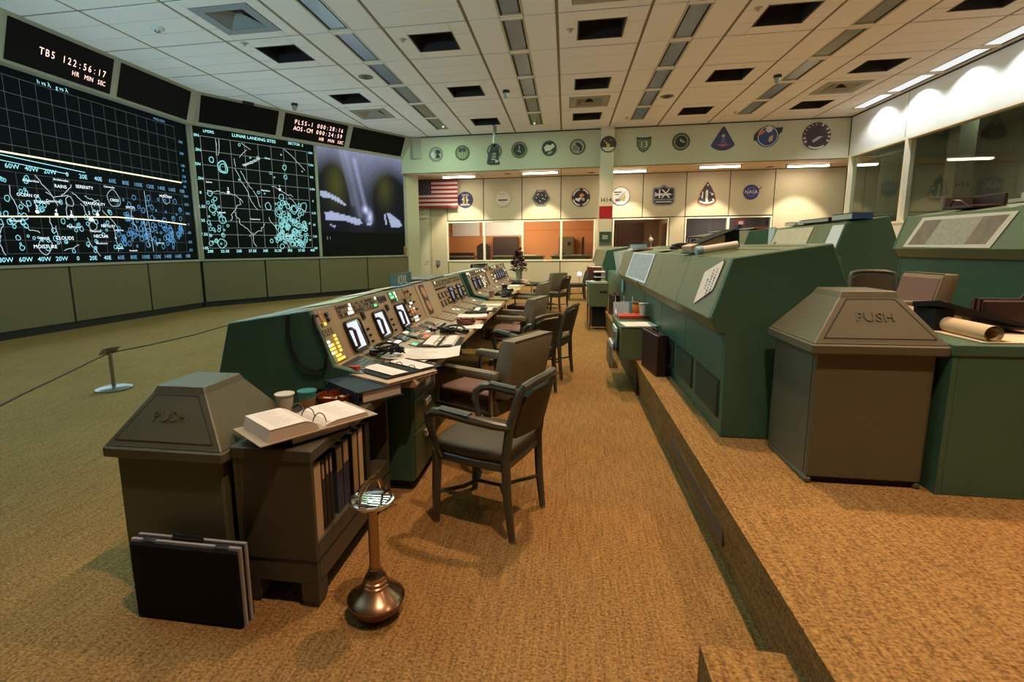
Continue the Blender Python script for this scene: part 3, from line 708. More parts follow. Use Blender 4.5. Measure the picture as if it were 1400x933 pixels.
for j in STRIP_COLS:
    for k in range(-1, 6):
        cx = (xj(j)+xj(j+1))/2; cy = (yk(k)+yk(k+1))/2
        dim = (j == -3 and k >= 4) or (j == 3 and k in (1, 2)) or (j == -1 and k >= 4)
        strip(cx, cy, .38, 1.33, 'narrow strip light in the ceiling row %s, %s' % (COLN[j], place_cat(k)), DIFF_D if dim else DIFF, 'strip lights in the ceiling')
        light('strip_lamp', 'AREA', (cx, cy, ZC-.02), P_STRIP*{-3: 2.3, -1: .8}.get(j, .35), C_STRIP, size=.3, sy=1.25)
for k in range(0, 6):
    cy = (yk(k)+yk(k+1))/2
    strip(8.195, cy, .40, 1.36, 'glowing white strip light beside the right wall, %s' % place_cat(k), DIFF_L, 'strip lights along the right wall')
VENTM = mat('vent_grey_tan', (.30, .28, .20), .5)
VENTB = mat('vent_grey_blue', (.22, .24, .24), .5)
for j in VENT_COLS:
    for k in (0, 4):
        cx = (xj(j)+xj(j+1))/2; cy = (yk(k)+yk(k+1))/2
        t = thing('ceiling_vent', 'square louvred ceiling vent %s, %s' % (COLN[j], 'near the back wall' if k == 4 else 'at the top of the view'), 'vent', (cx, cy, ZC))
        vm = VENTB if j == -4 and k == 0 else VENTM
        f = MB(); a = .51
        f.box(-a, -a, -.006, a, -.34, .02); f.box(-a, .34, -.006, a, a, .02); f.box(-a, -.34, -.006, -.34, .34, .02); f.box(.34, -.34, -.006, a, .34, .02)
        f.build('frame', vm, t, bevel=.004)
        # stepped louvre rings rising to the centre
        for i in range(6):
            r = .335-.048*i; z = .004+.020*i; lv = MB()
            for s in (-1, 1):
                lv.add([(-r, s*r, z), (r, s*r, z), (r-.038, s*(r-.038), z+.03), (-r+.038, s*(r-.038), z+.03)], [(0, 1, 2, 3)])
                lv.add([(s*r, -r, z), (s*r, r, z), (s*(r-.038), r-.038, z+.03), (s*(r-.038), -r+.038, z+.03)], [(0, 1, 2, 3)])
            lv.build('louvre', vm, t)
        MB().box(-.36, -.36, .16, .36, .36, .19).build('backing', BLACK, t)
        if j != -4: MB().prism([(-.13, .0), (.13, .0), (.0, .10)], 'y', -.02, .02).build('damper', BLACK, t)
for j in OPEN_COLS:
    for k in (-1, 1, 3, 5):
        if j == -4 and k == 5: continue
        cx = (xj(j)+xj(j+1))/2; cy = (yk(k)+yk(k+1))/2; lit = j >= 0
        t = thing('recessed_downlight', 'square black recessed ceiling opening %s, %s' % (COLN[j], place_cat(k)), 'ceiling light', (cx, cy, ZC), 0, 'square recessed openings in the ceiling')
        f = MB(); a = .40; hgt = .30
        f.box(-a, -a, 0, -a+.012, a, hgt); f.box(a-.012, -a, 0, a, a, hgt); f.box(-a+.012, -a, 0, a-.012, -a+.012, hgt); f.box(-a+.012, a-.012, 0, a-.012, a, hgt); f.box(-a, -a, hgt, a, a, hgt+.02)
        f.build('recess', mat('recess_black', (.035, .028, .026), .35), t)
        f = MB(); f.box(-a-.015, -a-.015, -.004, -a, a+.015, .006); f.box(a, -a-.015, -.004, a+.015, a+.015, .006); f.box(-a, -a-.015, -.004, a, -a, .006); f.box(-a, a, -.004, a, a+.015, .006)
        f.build('trim_ring', mat('recess_trim', (.02, .018, .016), .4), t)
        if lit: MB().lathe([(.0, .22), (.09, .215), (.11, .19), (.10, .27), (.0, .28)], 16).build('lamp_can', BLACK, t, smooth=True)
for j in (0, 2, 4):
    for k in (-5, -3, -1, 1, 3, 5):
        cx = (xj(j)+xj(j+1))/2; cy = (yk(k)+yk(k+1))/2
        pw = P_DOWN if j == 0 else P_DOWN_R
        light('downlight_lamp', 'SPOT', (cx, cy, (ZC+.17) if k >= -1 else ZC-.05), pw, WARM, size=.07, spot=math.radians(88), blend=.8)
def round_fix(name, label, cat, x, y, prof, m):
    o = MB().lathe(prof, 18, (0, 0, 0)).build(name, m, loc=(x, y, ZC), smooth=True); tag(o, label, cat); return o
SPK = mat('speaker_grille', (.20, .18, .13), .5)
for x, y, lb in ((-4.506, 11.39, 'round grey ceiling speaker beside the left strip lights'), (2.53, 14.3, 'round grey ceiling speaker right of the pillar')):
    t = thing('ceiling_speaker', lb, 'speaker', (x, y, ZC))
    MB().lathe([(0, -.012), (.14, -.012), (.17, -.005), (.17, 0)], 24).build('rim', SPK, t, smooth=True)
    for r in (.04, .08, .12): MB().tube([(r*math.cos(q), r*math.sin(q), -.014) for q in [2*PI*i/20 for i in range(20)]], .006, 4, closed=True).build('ring', DARKM, t)
for x, y, lb in ((-1.515, 13.0, 'small black dome camera left of the pillar'), (4.717, 13.1, 'small black dome camera under the right ceiling rows'), (-7.165, 13.0, 'small black dome camera above the two row clock')):
    t = thing('dome_camera', lb, 'camera', (x, y, ZC))
    MB().lathe([(.0, 0), (.085, 0), (.085, -.05), (.075, -.06), (0, -.06)], 16).build('base', BLACKP, t, smooth=True)
    MB().lathe([(.06, -.06), (.06, -.12), (.045, -.16), (0, -.175)], 16).build('dome', mat('dome_plastic', (.35, .34, .32), .15), t, smooth=True)
t = thing('smoke_detector', 'round white smoke detector on the left ceiling', 'detector', (-7.068, 8.33, ZC))
MB().lathe([(.0, 0), (.11, 0), (.11, -.02), (.085, -.05), (0, -.055)], 20).build('body', mat('detector_white', (.72, .74, .72), .4), t, smooth=True)
MB().lathe([(.05, -.05), (.045, -.07), (0, -.072)], 14).build('sensor', STEEL, t, smooth=True)
SPR = mat('sprinkler_tan', (.45, .40, .28), .4)
for x, y, lb in ((-1.02, 16.35, 'left of the pillar'), (1.75, 16.3, 'right of the pillar'), (-3.9, 16.2, 'near the left end of the back wall'), (4.8, 16.3, 'right side near the back wall'), (-6.0, 9.2, 'on the left ceiling'), (.02, 9.75, 'beside the black opening over the aisle'), (-3.05, 9.6, 'beside the left black opening'), (3.05, 9.5, 'beside the right black opening')):
    o = MB().lathe([(.07, 0), (.06, -.008), (.02, -.012), (.018, -.04), (.03, -.045), (0, -.05)], 12).build('sprinkler', SPR, loc=(x, y, ZC), smooth=True); tag(o, 'small tan sprinkler head on the ceiling '+lb, 'sprinkler')

# right wall washers: narrow lamps close to the white wall
for k in range(-2, 6):
    cy = (yk(k)+yk(k+1))/2
    light('wash_lamp', 'SPOT', (8.16, cy, ZC-.02), P_WASH, (.95, .97, 1.), rot=(0, 0, 0), size=.05, spot=math.radians(136), blend=.5)

# ================================================================== SOFFIT TUBES
TUBE = em('tube_glow', (1., .93, .80), 14.0)
for x0, x1, y, lb in ((-4.50, -3.27, 18.45, 'leftmost, above the flag'), (-1.55, -.31, 18.15, 'second, left of the pillar'), (1.50, 2.70, 18.5, 'third, right of the pillar'), (4.32, 5.62, 18.15, 'fourth, above the pointed emblem'), (7.2, 8.5, 18.65, 'rightmost, by the right wall')):
    t = thing('fluorescent_tube', 'lit fluorescent tube fixture under the back alcove ceiling, '+lb, 'ceiling light', ((x0+x1)/2, y, ZS))
    L = (x1-x0)/2
    MB().box(-L-.03, -.05, -.03, L+.03, .05, 0).build('channel', FIXF, t)
    MB().tube([(-L, 0, -.055), (L, 0, -.055)], .028, 8).build('tube', TUBE, t, smooth=True)
    for s in (-1, 1): MB().box(s*L-.02, -.035, -.09, s*L+.02, .035, -.03).build('end_holder', FIXF, t)
    light('tube_lamp', 'SPOT', ((x0+x1)/2, 18.0, ZS-.08), P_SOFFIT, C_SOFFIT, rot=(math.radians(25), 0, 0), size=.10, spot=math.radians(68), blend=.35)
    light('tube_lamp', 'AREA', ((x0+x1)/2, y, ZS-.10), 20.0, C_SOFFIT, size=1.2, sy=.08)
for x, y, lb in ((-2.1, 18.45, 'left'), (.86, 18.85, 'middle'), (6.78, 18.9, 'right')):
    o = MB().lathe([(0, -.012), (.10, -.012), (.13, 0)], 18).build('air_diffuser', DARKM, loc=(x, y, ZS), smooth=True); tag(o, 'small round dark diffuser in the alcove ceiling, %s one' % lb, 'diffuser')
light('office_lamp', 'AREA', (-2.0, 20.4, 3.0), P_ROOM, (1., .74, .48), rot=(math.radians(38), 0, 0), size=3., sy=1.)
light('side_room_lamp', 'AREA', (2.6, 21.5, 3.0), 26, (1., .75, .5), size=.8)
light('grey_room_lamp', 'AREA', (6.3, 21.6, 3.0), 26, (1., .88, .85), size=1.2)
light('gallery_lamp', 'AREA', (11.0, 15.5, 4.9), 70, (.9, 1., .75), size=1.0)
# small bright spot by the back wall, built as a glowing globe on a stand
t = thing('globe_lamp', 'small glowing white globe lamp low before the back wall', 'lamp', (.49, 18.2, 0))
MB().lathe([(.10, 0), (.10, .015), (.012, .03), (.012, .46), (.03, .47)], 14).build('stand', STEEL, t, smooth=True)
MB().lathe([(.0, .47), (.05, .485), (.075, .53), (.05, .585), (0, .60)], 14).build('globe', em('globe_glow', (1., .95, .85), 9.), t, smooth=True)

# ================================================================== EMBLEMS
CC = {}
def pc_(rgb, rough=.55):
    k = tuple(rgb)
    if k not in CC: CC[k] = mat('paint_%02d_%02d_%02d' % tuple(int(c*99) for c in k), rgb, rough)
    return CC[k]
NAVY = (.02, .025, .10); CREAM = (.66, .62, .46); OLV = (.20, .20, .08); DK = (.025, .024, .018); GREY = (.34, .34, .27); REDC = (.45, .03, .03); ORG = (.70, .20, .05); GOLD = (.62, .42, .08); WHT = (.66, .64, .60); BLU = (.03, .06, .20); PUR = (.04, .02, .09); BRN = (.06, .02, .02)
def emblem(label, x, z, yf, r, outline, base, layers):
    t = thing('emblem', label, 'emblem', (x, yf, z))
    MB().prism([(a*r, c*r) for a, c in outline], 'y', -.02, 0).build('disc', pc_(base), t)
    for i, (nm, kind, args, col) in enumerate(layers):
        m = MB(); y = -.0215-.0012*i
        if kind == 'poly': m.poly([(a*r, y, c*r) for a, c in args])
        elif kind == 'ring':
            ro, ri = args; n = 28; A = circle(0, 0, ro*r, n); B = circle(0, 0, ri*r, n)
            m.add([(a, y, c) for a, c in A]+[(a, y, c) for a, c in B], [(k, (k+1) % n, n+(k+1) % n, n+k) for k in range(n)])
        elif kind == 'text':
            s, cx, cz, sz = args; m.text(s, sz*r, (cx*r, y, cz*r), (1, 0, 0), (0, 0, 1))
        elif kind == 'arc':          # letters set round an arc
            s, rad, a0, a1, sz, up = args
            for q, ch in enumerate(s):
                an = math.radians(a0+(a1-a0)*q/max(1, len(s)-1)); d = Vector((math.cos(an), 0, math.sin(an))); tx = Vector((math.sin(an), 0, -math.cos(an)))*(1 if up else -1)
                m.text(ch, sz*r, (math.cos(an)*rad*r, y, math.sin(an)*rad*r), tx, d*(1 if up else -1))
        elif kind == 'dots':
            for cx, cz, rr in args: m.poly([(a*r, y, c*r) for a, c in circle(cx, cz, rr, 8)])
        m.build(nm, pc_(col), t)
    return t
CI = circle(0, 0, 1, 32)
YU = YW-.001
def half(cx, cz, rr, a0, a1, n=12): return circle(cx, cz, rr, n, 1., math.radians(a0), math.radians(a1))
emblem('first round grey emblem at the far left of the upper back wall', -4.49, 4.71, YU, .25, CI, GREY, [('ring', 'ring', (.92, .86), DK), ('figure', 'poly', [(.05, .6), (.55, .5), (.7, .1), (.3, .0), (.6, -.3), (.4, -.6), (-.05, -.5), (.1, 0), (-.1, .3)], DK), ('crescent', 'poly', half(-.25, -.05, .45, 100, 280), WHT)])
emblem('round olive emblem with three dark arches, upper back wall', -3.56, 4.72, YU, .25, CI, OLV, [('ring', 'ring', (.98, .84), DK), ('arch', 'poly', half(-.25, .45, .25, 0, 180)+[(-.5, .1), (0, .1)], DK), ('arch', 'poly', half(.25, .45, .25, 0, 180)+[(0, .1), (.5, .1)], DK), ('column', 'poly', [(-.5, .1), (-.38, .1), (-.3, -.7), (-.45, -.6)], GREY), ('column', 'poly', [(.38, .1), (.5, .1), (.45, -.6), (.3, -.7)], GREY), ('column', 'poly', [(-.07, .2), (.07, .2), (.07, -.75), (-.07, -.75)], GREY)])
emblem('round emblem half hidden behind the hanging camera', -2.45, 4.73, YU, .25, CI, GREY, [('ring', 'ring', (.98, .86), DK), ('ring', 'ring', (.62, .5), DK), ('centre', 'poly', circle(0, 0, .28, 14), DK)])
emblem('round emblem with black centre and olive rim, upper back wall', -1.60, 4.74, YU, .27, CI, OLV, [('ring', 'ring', (.99, .92), DK), ('centre', 'poly', circle(0, 0, .72, 24), DK), ('streak', 'poly', [(-.1, .55), (.02, .5), (.1, .1), (-.02, 0), (-.05, .1)], GREY), ('streak', 'poly', [(-.4, -.1), (.05, -.05), (.3, -.4), (-.1, -.2)], GREY)])
emblem('round emblem with a pale eagle shape on black, left of the pillar', -.60, 4.75, YU, .25, CI, DK, [('eagle', 'poly', [(-.7, .1), (-.3, .5), (.1, .35), (.5, .6), (.75, .2), (.4, -.1), (.1, -.3), (-.5, -.4)], CREAM), ('moon', 'poly', half(.25, -.95, .55, 60, 160)+[(.1, -.75)], GREY), ('ring', 'ring', (1., .95), OLV)])
emblem('round olive emblem with a dark horse head, just left of the pillar', .33, 4.755, YU, .25, CI, OLV, [('ring', 'ring', (.99, .90), DK), ('field', 'poly', circle(0, 0, .8, 24), GREY), ('horse', 'poly', [(-.3, .6), (.2, .5), (.6, .1), (.55, -.5), (.2, -.6), (.3, -.1), (-.1, .05)], DK), ('globe', 'poly', circle(-.25, -.15, .42, 16), OLV)])
emblem('round dark red emblem mounted high on the pillar', 1.30, 4.75, 17.279, .255, CI, BRN, [('ground', 'poly', half(0, 0, .88, 205, 335), CREAM), ('lander', 'poly', [(-.15, -.35), (.15, -.35), (.25, -.1), (0, .1), (-.25, -.1)], GOLD), ('star', 'dots', [(-.45, .4, .09), (-.2, .15, .10), (.3, .5, .07)], WHT), ('ring', 'ring', (1., .94), DK)])
SH = [(-.9, .9), (-.3, .8), (.3, .8), (.9, .9), (.85, -.1), (.5, -.7), (0, -1), (-.5, -.7), (-.85, -.1)]
emblem('green shield emblem numbered 13 on the upper back wall', 2.44, 4.75, YU, .26, SH, (.06, .10, .05), [('field', 'poly', [(a*.82, c*.82) for a, c in SH], (.14, .17, .08)), ('number', 'text', ('13', 0, -.05, 1.05), CREAM), ('bar', 'poly', [(-.8, .75), (.8, .75), (.75, .6), (-.75, .6)], DK)])
emblem('round dark grey emblem with a bright diagonal glint', 3.59, 4.78, YU, .27, CI, (.16, .15, .11), [('ring', 'ring', (.98, .88), DK), ('centre', 'poly', circle(0, 0, .7, 22), DK), ('glint', 'poly', [(-.1, .4), (.1, .2), (.55, -.1), (.2, -.15), (-.2, .1)], GREY), ('ring', 'ring', (.74, .68), GREY)])
TRI = [(0, 1), (.12, .9), (.98, -.55), (.9, -.72)]+half(0, .35, 1.38, 311, 229, 10)+[(-.98, -.55), (-.12, .9)]
emblem('purple triangular emblem with rounded base', 4.85, 4.83, YU, .36, TRI, PUR, [('inner', 'poly', [(a*.8, c*.8) for a, c in TRI], (.03, .025, .11)), ('glow', 'poly', [(-.5, -.5), (.5, -.5), (.3, -.62), (0, -.7), (-.3, -.62)], (.45, .10, .05)), ('planet', 'poly', circle(0, .2, .14, 12), GOLD), ('plume', 'poly', [(-.12, .1), (.12, .1), (.28, -.45), (-.2, -.4)], (.09, .09, .20))])
emblem('blue globe emblem with an eagle and dark wings', 6.15, 4.83, YU, .35, circle(0, 0, .92, 30), BLU, [('wing', 'poly', [(.5, .7), (1.22, .72), (1.15, .35), (.9, .1), (.7, .4)], DK), ('wing', 'poly', [(-.6, .75), (-1.12, .2), (-1.15, -.3), (-.8, -.35), (-.75, .2)], DK), ('ring', 'ring', (.84, .78), WHT), ('head', 'poly', circle(.08, .6, .28, 14), WHT), ('beak', 'poly', [(-.2, .55), (-.75, .45), (-.85, .05), (-.4, .25)], ORG), ('continent', 'poly', [(.1, -.1), (.45, .1), (.4, -.4), (.1, -.5)], GOLD)])
emblem('largest dark maroon emblem with a striped rim by the right wall', 7.55, 4.78, YU, .40, CI, BRN, [('star_dot', 'dots', [(math.cos(math.radians(q))*.87, math.sin(math.radians(q))*.87, .05) for q in (95, 113, 131, 149, 167)], WHT)]+[('stripe', 'poly', half(0, 0, .97, a0, a0+9, 2)+half(0, 0, .78, a0+9, a0, 2), WHT) for a0 in (60, 30, 10, -10, -30, 185, 203)]+[('stripe', 'poly', half(0, 0, .97, 235, 305, 8)+half(0, 0, .84, 305, 235, 8), WHT), ('centre', 'poly', circle(0, 0, .70, 24), (.035, .012, .015)), ('ship', 'poly', [(-.35, -.35), (.1, -.05), (.45, -.05), (.15, -.25), (-.2, -.5)], (.5, .48, .5))])
YL = YA-.001
emblem('round navy emblem with gold Roman numeral two beside the flag', -3.85, 3.32, YL, .305, CI, NAVY, [('agency_lettering', 'text', ('NASA', 0, .58, .36), WHT), ('numeral_bar', 'poly', [(-.30, .42), (-.08, .42), (-.08, -.48), (-.36, -.48), (-.36, -.36), (-.28, -.3)], GOLD), ('numeral_bar', 'poly', [(.08, .42), (.30, .42), (.28, -.3), (.36, -.36), (.36, -.48), (.08, -.48)], GOLD), ('flare', 'dots', [(-.30, .05, .13), (.30, -.05, .13)], WHT), ('banner', 'poly', [(-.62, -.52), (.62, -.52), (.55, -.70), (-.55, -.70)], WHT), ('banner_marks', 'dots', [(x*.1, -.61, .035) for x in range(-5, 6)], NAVY)])
emblem('round pale tan emblem with a single dark bar', -2.39, 3.34, YL, .33, CI, (.55, .47, .33), [('ring', 'ring', (1., .96), (.35, .28, .18)), ('ring', 'ring', (.84, .79), (.40, .33, .22)), ('field', 'poly', circle(0, 0, .79, 26), (.62, .52, .40)), ('bar', 'poly', [(-.55, -.12), (.55, -.12), (.5, -.28), (-.5, -.28)], BRN), ('small_marks', 'dots', [(x*.09, .5, .04) for x in (-4, -3, -2, -1, 0, 1, 3)], (.3, .2, .12)), ('arc', 'poly', half(0, -.75, .38, 30, 150), (.45, .40, .36))])
HEX = [(math.cos(math.radians(60*i)), math.sin(math.radians(60*i))) for i in range(6)]
emblem('black six-sided emblem with grey border', -.95, 3.31, YL, .35, HEX, (.20, .18, .13), [('border', 'poly', [(a*.93, c*.93) for a, c in HEX], (.10, .09, .07)), ('field', 'poly', [(a*.76, c*.76) for a, c in HEX], (.008, .008, .012)), ('stars', 'dots', [(-.35, .35, .07), (-.5, .05, .06), (.2, -.05, .07), (-.1, -.3, .06), (.5, .25, .05), (.1, .3, .05), (.4, -.15, .05), (-.25, .45, .05)], WHT), ('rim_marks', 'dots', [(x*.08, .72, .035) for x in (-4, -3, -2, -1, 0, 2)]+[(-.60+.07*i, -.38-.085*i, .03) for i in range(4)]+[(.60-.07*i, -.38-.085*i, .03) for i in range(4)], CREAM)])
emblem('round black and orange rimmed emblem left of the pillar', .52, 3.30, YL, .345, CI, (.40, .10, .06), [('rim', 'ring', (.95, .70), (.03, .02, .03)), ('field', 'poly', circle(0, 0, .69, 26), (.006, .006, .01)), ('flame', 'poly', [(-.2, .25), (.1, .45), (.4, .2), (.1, .05), (-.1, .1)], ORG), ('ship', 'poly', [(-.6, -.25), (-.2, -.45), (.05, -.1), (.1, .1), (-.05, .0), (-.3, -.1), (-.55, -.05)], WHT), ('globe', 'poly', circle(.25, -.2, .18, 14), GREY), ('rim_marks', 'poly', half(0, 0, .90, 100, 165, 8)+half(0, 0, .76, 165, 100, 8), WHT), ('rim_marks', 'poly', half(0, 0, .90, 25, 75, 8)+half(0, 0, .76, 75, 25, 8), WHT), ('rim_marks', 'poly', half(0, 0, .90, 195, 262, 8)+half(0, 0, .76, 262, 195, 8), WHT), ('rim_marks', 'poly', half(0, 0, .90, 285, 345, 8)+half(0, 0, .76, 345, 285, 8), WHT)])
emblem('round white emblem with a rainbow bar and silver wing', 1.95, 3.31, YL, .335, CI, (.80, .78, .74), [('ring', 'ring', (1., .94), NAVY), ('wing', 'poly', [(-.35, -.3), (.35, .42), (.45, .42), (.48, .3), (.0, -.3)], (.45, .45, .45)), ('gold_wing', 'poly', [(.02, -.32), (.48, .2), (.52, -.32)], GOLD)]+[('colour_bar', 'poly', [(x, -.30), (x+.20, -.30), (x+.20, -.56), (x, -.56)], c) for x, c in ((-.55, REDC), (-.35, (.10, .06, .25)), (-.15, (.10, .30, .10)), (.05, (.65, .45, .10)), (.25, (.65, .25, .10)))]+[('small_marks', 'poly', [(-.7, .47), (.1, .47), (.1, .36), (-.7, .36)], (.03, .03, .04)), ('small_marks', 'poly', [(-.6, .22), (-.15, .22), (-.15, .13), (-.6, .13)], (.2, .2, .2))])
SQ = [(-.95, .72), (-.4, .78), (0, 1.0), (.4, .78), (.95, .72), (1., .5), (1., -.65), (.7, -.88), (-.7, -.88), (-1., -.65), (-1, .5)]
emblem('black badge shaped emblem with large white IX', 3.46, 3.29, YL, .385, SQ, (.18, .19, .20), [('field', 'poly', [(-.85, .6), (-.3, .62), (0, .8), (.3, .62), (.85, .6), (.85, -.2), (.75, -.3), (-.75, -.3), (-.85, -.2)], (.01, .01, .012)), ('shuttle', 'poly', [(-.8, .35), (-.6, .2), (.5, .2), (.8, .08), (.5, 0), (-.6, -.02), (-.8, -.1)], (.5, .5, .52)), ('numeral', 'text', ('IX', .02, .12, 1.15), WHT), ('lower_field', 'poly', [(-.85, -.42), (.85, -.42), (.85, -.6), (.6, -.78), (-.6, -.78), (-.85, -.6)], (.02, .02, .03)), ('lower_marks', 'dots', [(x*.13, -.58, .06) for x in range(-5, 6)], (.6, .6, .6))])
DROP = [(0, 1.15), (.3, .72), (.62, .1), (.78, -.5), (.8, -.72), (.5, -.95), (0, -1.05), (-.5, -.95), (-.8, -.72), (-.78, -.5), (-.62, .1), (-.3, .72)]
emblem('pointed teardrop emblem with orange border', 4.94, 3.29, YL, .40, DROP, (.55, .16, .05), [('border', 'poly', [(a*.93, c*.94+.015) for a, c in DROP], (.10, .03, .03)), ('field', 'poly', [(a*.84, c*.86+.03) for a, c in DROP], (.012, .012, .03)), ('banner', 'poly', half(0, .3, 1.12, 306, 234, 10)+half(0, .3, 1.0, 234, 306, 10), WHT), ('rocket', 'poly', [(-.12, .35), (.02, .42), (.08, .2), (.06, -.5), (-.12, -.5), (-.14, .1)], CREAM), ('moon', 'poly', circle(0, -.6, .12, 12), CREAM), ('booster', 'poly', [(-.42, .25), (-.34, .25), (-.34, -.3), (-.48, -.35)], WHT), ('stars', 'dots', [(.02, .8, .07), (.42, 0, .11), (.52, -.45, .09), (-.6, -.15, .05), (.28, .15, .05)], WHT)])
emblem('small round deep blue emblem with white NASA lettering', 6.40, 3.33, YL, .255, CI, (.02, .025, .16), [('orbit', 'ring', (.60, .57), (.35, .35, .5)), ('vector', 'poly', [(.55, .10), (1.42, .82), (1.2, .42), (-.6, -.6), (-.9, -.55)], (.12, .02, .05)), ('agency_lettering', 'text', ('NASA', 0, .0, .66), WHT), ('stars', 'dots', [(-.4, .5, .03), (.3, .55, .03), (-.5, -.4, .03), (.3, -.5, .03)], WHT)])

# ================================================================== FLAG, HANGING CAMERA
t = thing('flag', 'large red, white and blue national flag on the back wall', 'flag', (-5.82, 19.17, 3.04))
FW, FH = 1.72, 1.03
RED_F = mat('flag_red', (.26, .012, .018), .8); WHT_F = mat('flag_white', (.58, .50, .46), .8); BLU_F = mat('flag_blue', (.012, .014, .05), .8)
def wav(x, z): return .018*math.sin(x*5+z*2)*min(1, x*1.2)
for i in range(13):
    z1 = FH-FH/13*i; z0 = z1-FH/13; x0 = 0 if i > 6 else .40*FW; m = MB(); n = 10
    P = [(x0+(FW-x0)*k/n) for k in range(n+1)]
    m.add([(x, wav(x, z0), z0-.015*x/FW) for x in P]+[(x, wav(x, z1), z1-.015*x/FW) for x in P], [(k, k+1, n+2+k, n+1+k) for k in range(n)])
    m.build('stripe', RED_F if i % 2 == 0 else WHT_F, t, smooth='all', recalc=False)
MB().add([(x, wav(x, z)-.002, z-.015*x/FW) for z in (FH*6/13, FH) for x in (0, .14*FW, .27*FW, .40*FW)], [(0, 1, 5, 4), (1, 2, 6, 5), (2, 3, 7, 6)]).build('canton', BLU_F, t, recalc=False)
m = MB()
for r in range(9):
    for c in range(6 if r % 2 == 0 else 5):
        x = .40*FW*(c+.5+(.5 if r % 2 else 0))/6; z = FH*6/13+FH*7/13*(r+.6)/9.3
        m.poly([(x+.022*(1 if k % 2 == 0 else .42)*math.sin(k*PI/5), wav(x, z)-.005, z+.022*(1 if k % 2 == 0 else .42)*math.cos(k*PI/5)-.015*x/FW) for k in range(10)])
m.build('star_field', WHT_F, t, kind='stuff')
MB().tube([(-.03, .02, FH+.01), (FW+.02, .02, FH+.0)], .012, 6).build('rod', DARKM, t)
for x in (.05, FW-.1): MB().tube([(x, .02, FH), (x, .02, ZS-3.04)], .004, 5).build('hanger', DARKM, t)
t = thing('hanging_camera', 'grey camera frame hanging on a pole from the ceiling before the emblems', 'camera', (-2.29, 16.3, ZC))
MB().lathe([(.06, 0), (.06, -.02), (.03, -.03), (0, -.03)], 14).build('flange', DARKM, t, smooth=True)
MB().tube([(0, 0, -.02), (0, 0, -.62)], .032, 10).build('pole', STEEL, t, smooth=True)
MB().box(.02, -.03, -.26, .085, .03, -.06).build('junction_box', mat('jbox', (.28, .22, .13), .5), t)
MB().lathe([(.03, -.58), (.09, -.59), (.09, -.63), (.04, -.66)], 14).build('collar', DARKM, t, smooth=True)
MB().box(-.10, -.10, -.84, .16, .10, -.68).build('yoke', DARKM, t, bevel=.02)
MB().prism([(-.16, -.84), (-.05, -.84), (-.12, -1.20), (-.23, -1.20)], 'y', -.08, .08).build('yoke_arm', DARKM, t, bevel=.01)
MB().prism([(.08, -.84), (.17, -.84), (.14, -1.16), (.05, -1.16)], 'y', -.06, .06).build('yoke_arm', BLACKP, t, bevel=.01)
MB().box(-.17, -.14, -1.22, .17, .14, -1.10).build('camera_body', BLACKP, t, bevel=.015)
b = MB(); b.lathe([(.05, 0), (.055, .06), (.04, .07), (0, .07)], 14); o = b.build('lens', STEEL, t, smooth=True); o.location = (.12, -.14, -1.16); o.rotation_euler = (PI/2, 0, 0)

t = thing('call_box', 'small orange brown box on the end of the screen wall beside the door', 'box', (-5.80, 17.66, 1.44))
MB().box(-.12, -.09, -.13, .10, .0, .13).build('body', mat('call_box_orange', (.42, .20, .05), .5), t, bevel=.01); MB().box(-.02, -.11, -.24, .08, -.01, -.13).build('tray', mat('call_box_dark', (.25, .11, .03), .5), t); MB().lathe([(.02, 0), (.02, .03), (0, .03)], 10, (.12, -.05, .02)).build('knob', BLACKP, t)
t = thing('wall_socket', 'small grey socket plate on the cream panel by the left windows', 'socket', (-4.99, YA, .90))
MB().box(-.09, -.02, -.11, .09, 0, .11).build('plate', mat('socket_grey', (.20, .18, .14), .5), t, bevel=.004); MB().box(-.03, -.03, -.16, .01, -.01, -.05).build('plug', BLACKP, t)
# ================================================================== CONSOLES
# local axes of a console: x=0 at the desk's front edge (operator side = +x), y along the row, z=0 on its floor
P0 = Vector((-.51, 0, .80)); PV = Vector((-.13, 0, .32)).normalized(); PN = Vector((.32, 0, .13)).normalized(); PL_ = .3454
def PMAT(y=0.):      # frame of the sloping instrument panel: x along the row, y up the slope, z out of the panel
    o = P0+Vector((0, y, 0))
    return Matrix(((0, PV.x, PN.x, o.x), (1, PV.y, PN.y, o.y), (0, PV.z, PN.z, o.z), (0, 0, 0, 1)))
S0 = Vector((-.27, 0, .752)); SV = (Vector((-.51, 0, .80))-S0).normalized(); SNn = Vector((-SV.z, 0, SV.x)); SNn = SNn if SNn.z > 0 else -SNn
def SMAT(y=0.):      # frame of the control shelf, rising away from the operator
    o = S0+Vector((0, y, 0))
    return Matrix(((0, SV.x, SNn.x, o.x), (1, SV.y, SNn.y, o.y), (0, SV.z, SNn.z, o.z), (0, 0, 0, 1)))
SHELF_L = (Vector((-.51, 0, .80))-S0).length
PROFILE = [(-.64, 1.12), (-1.14, 1.045), (-1.24, .70), (-1.19, .615), (-1.155, .615), (-1.15, .0), (-.92, .0), (-.92, .66), (-.30, .69), (-.28, .745), (-.51, .80)]
SC_W = em('crt_white_blue', (.74, .81, 1.), 1.25); SC_D = mat('crt_dark', (.02, .022, .03), .12)
SC_B = em('crt_grey_blue', (.25, .30, .42), .7)
L_AM = em('lamp_amber', (1., .58, .06), 2.1); L_WH = em('lamp_white', (1., .92, .70), 2.2); L_GN = em('lamp_green', (.20, .9, .45), 1.1); L_RD = em('lamp_red', (1., .22, .08), 1.3)
B_GR = mat('button_grey', (.23, .21, .15), .5); B_DK = mat('button_dark', (.03, .03, .025), .45); MOD_M = mat('module_face', (.28, .225, .13), .5); B_PK = mat('button_pinkish', (.36, .25, .17), .5)
BZ = mat('monitor_bezel', (.018, .02, .024), .3)
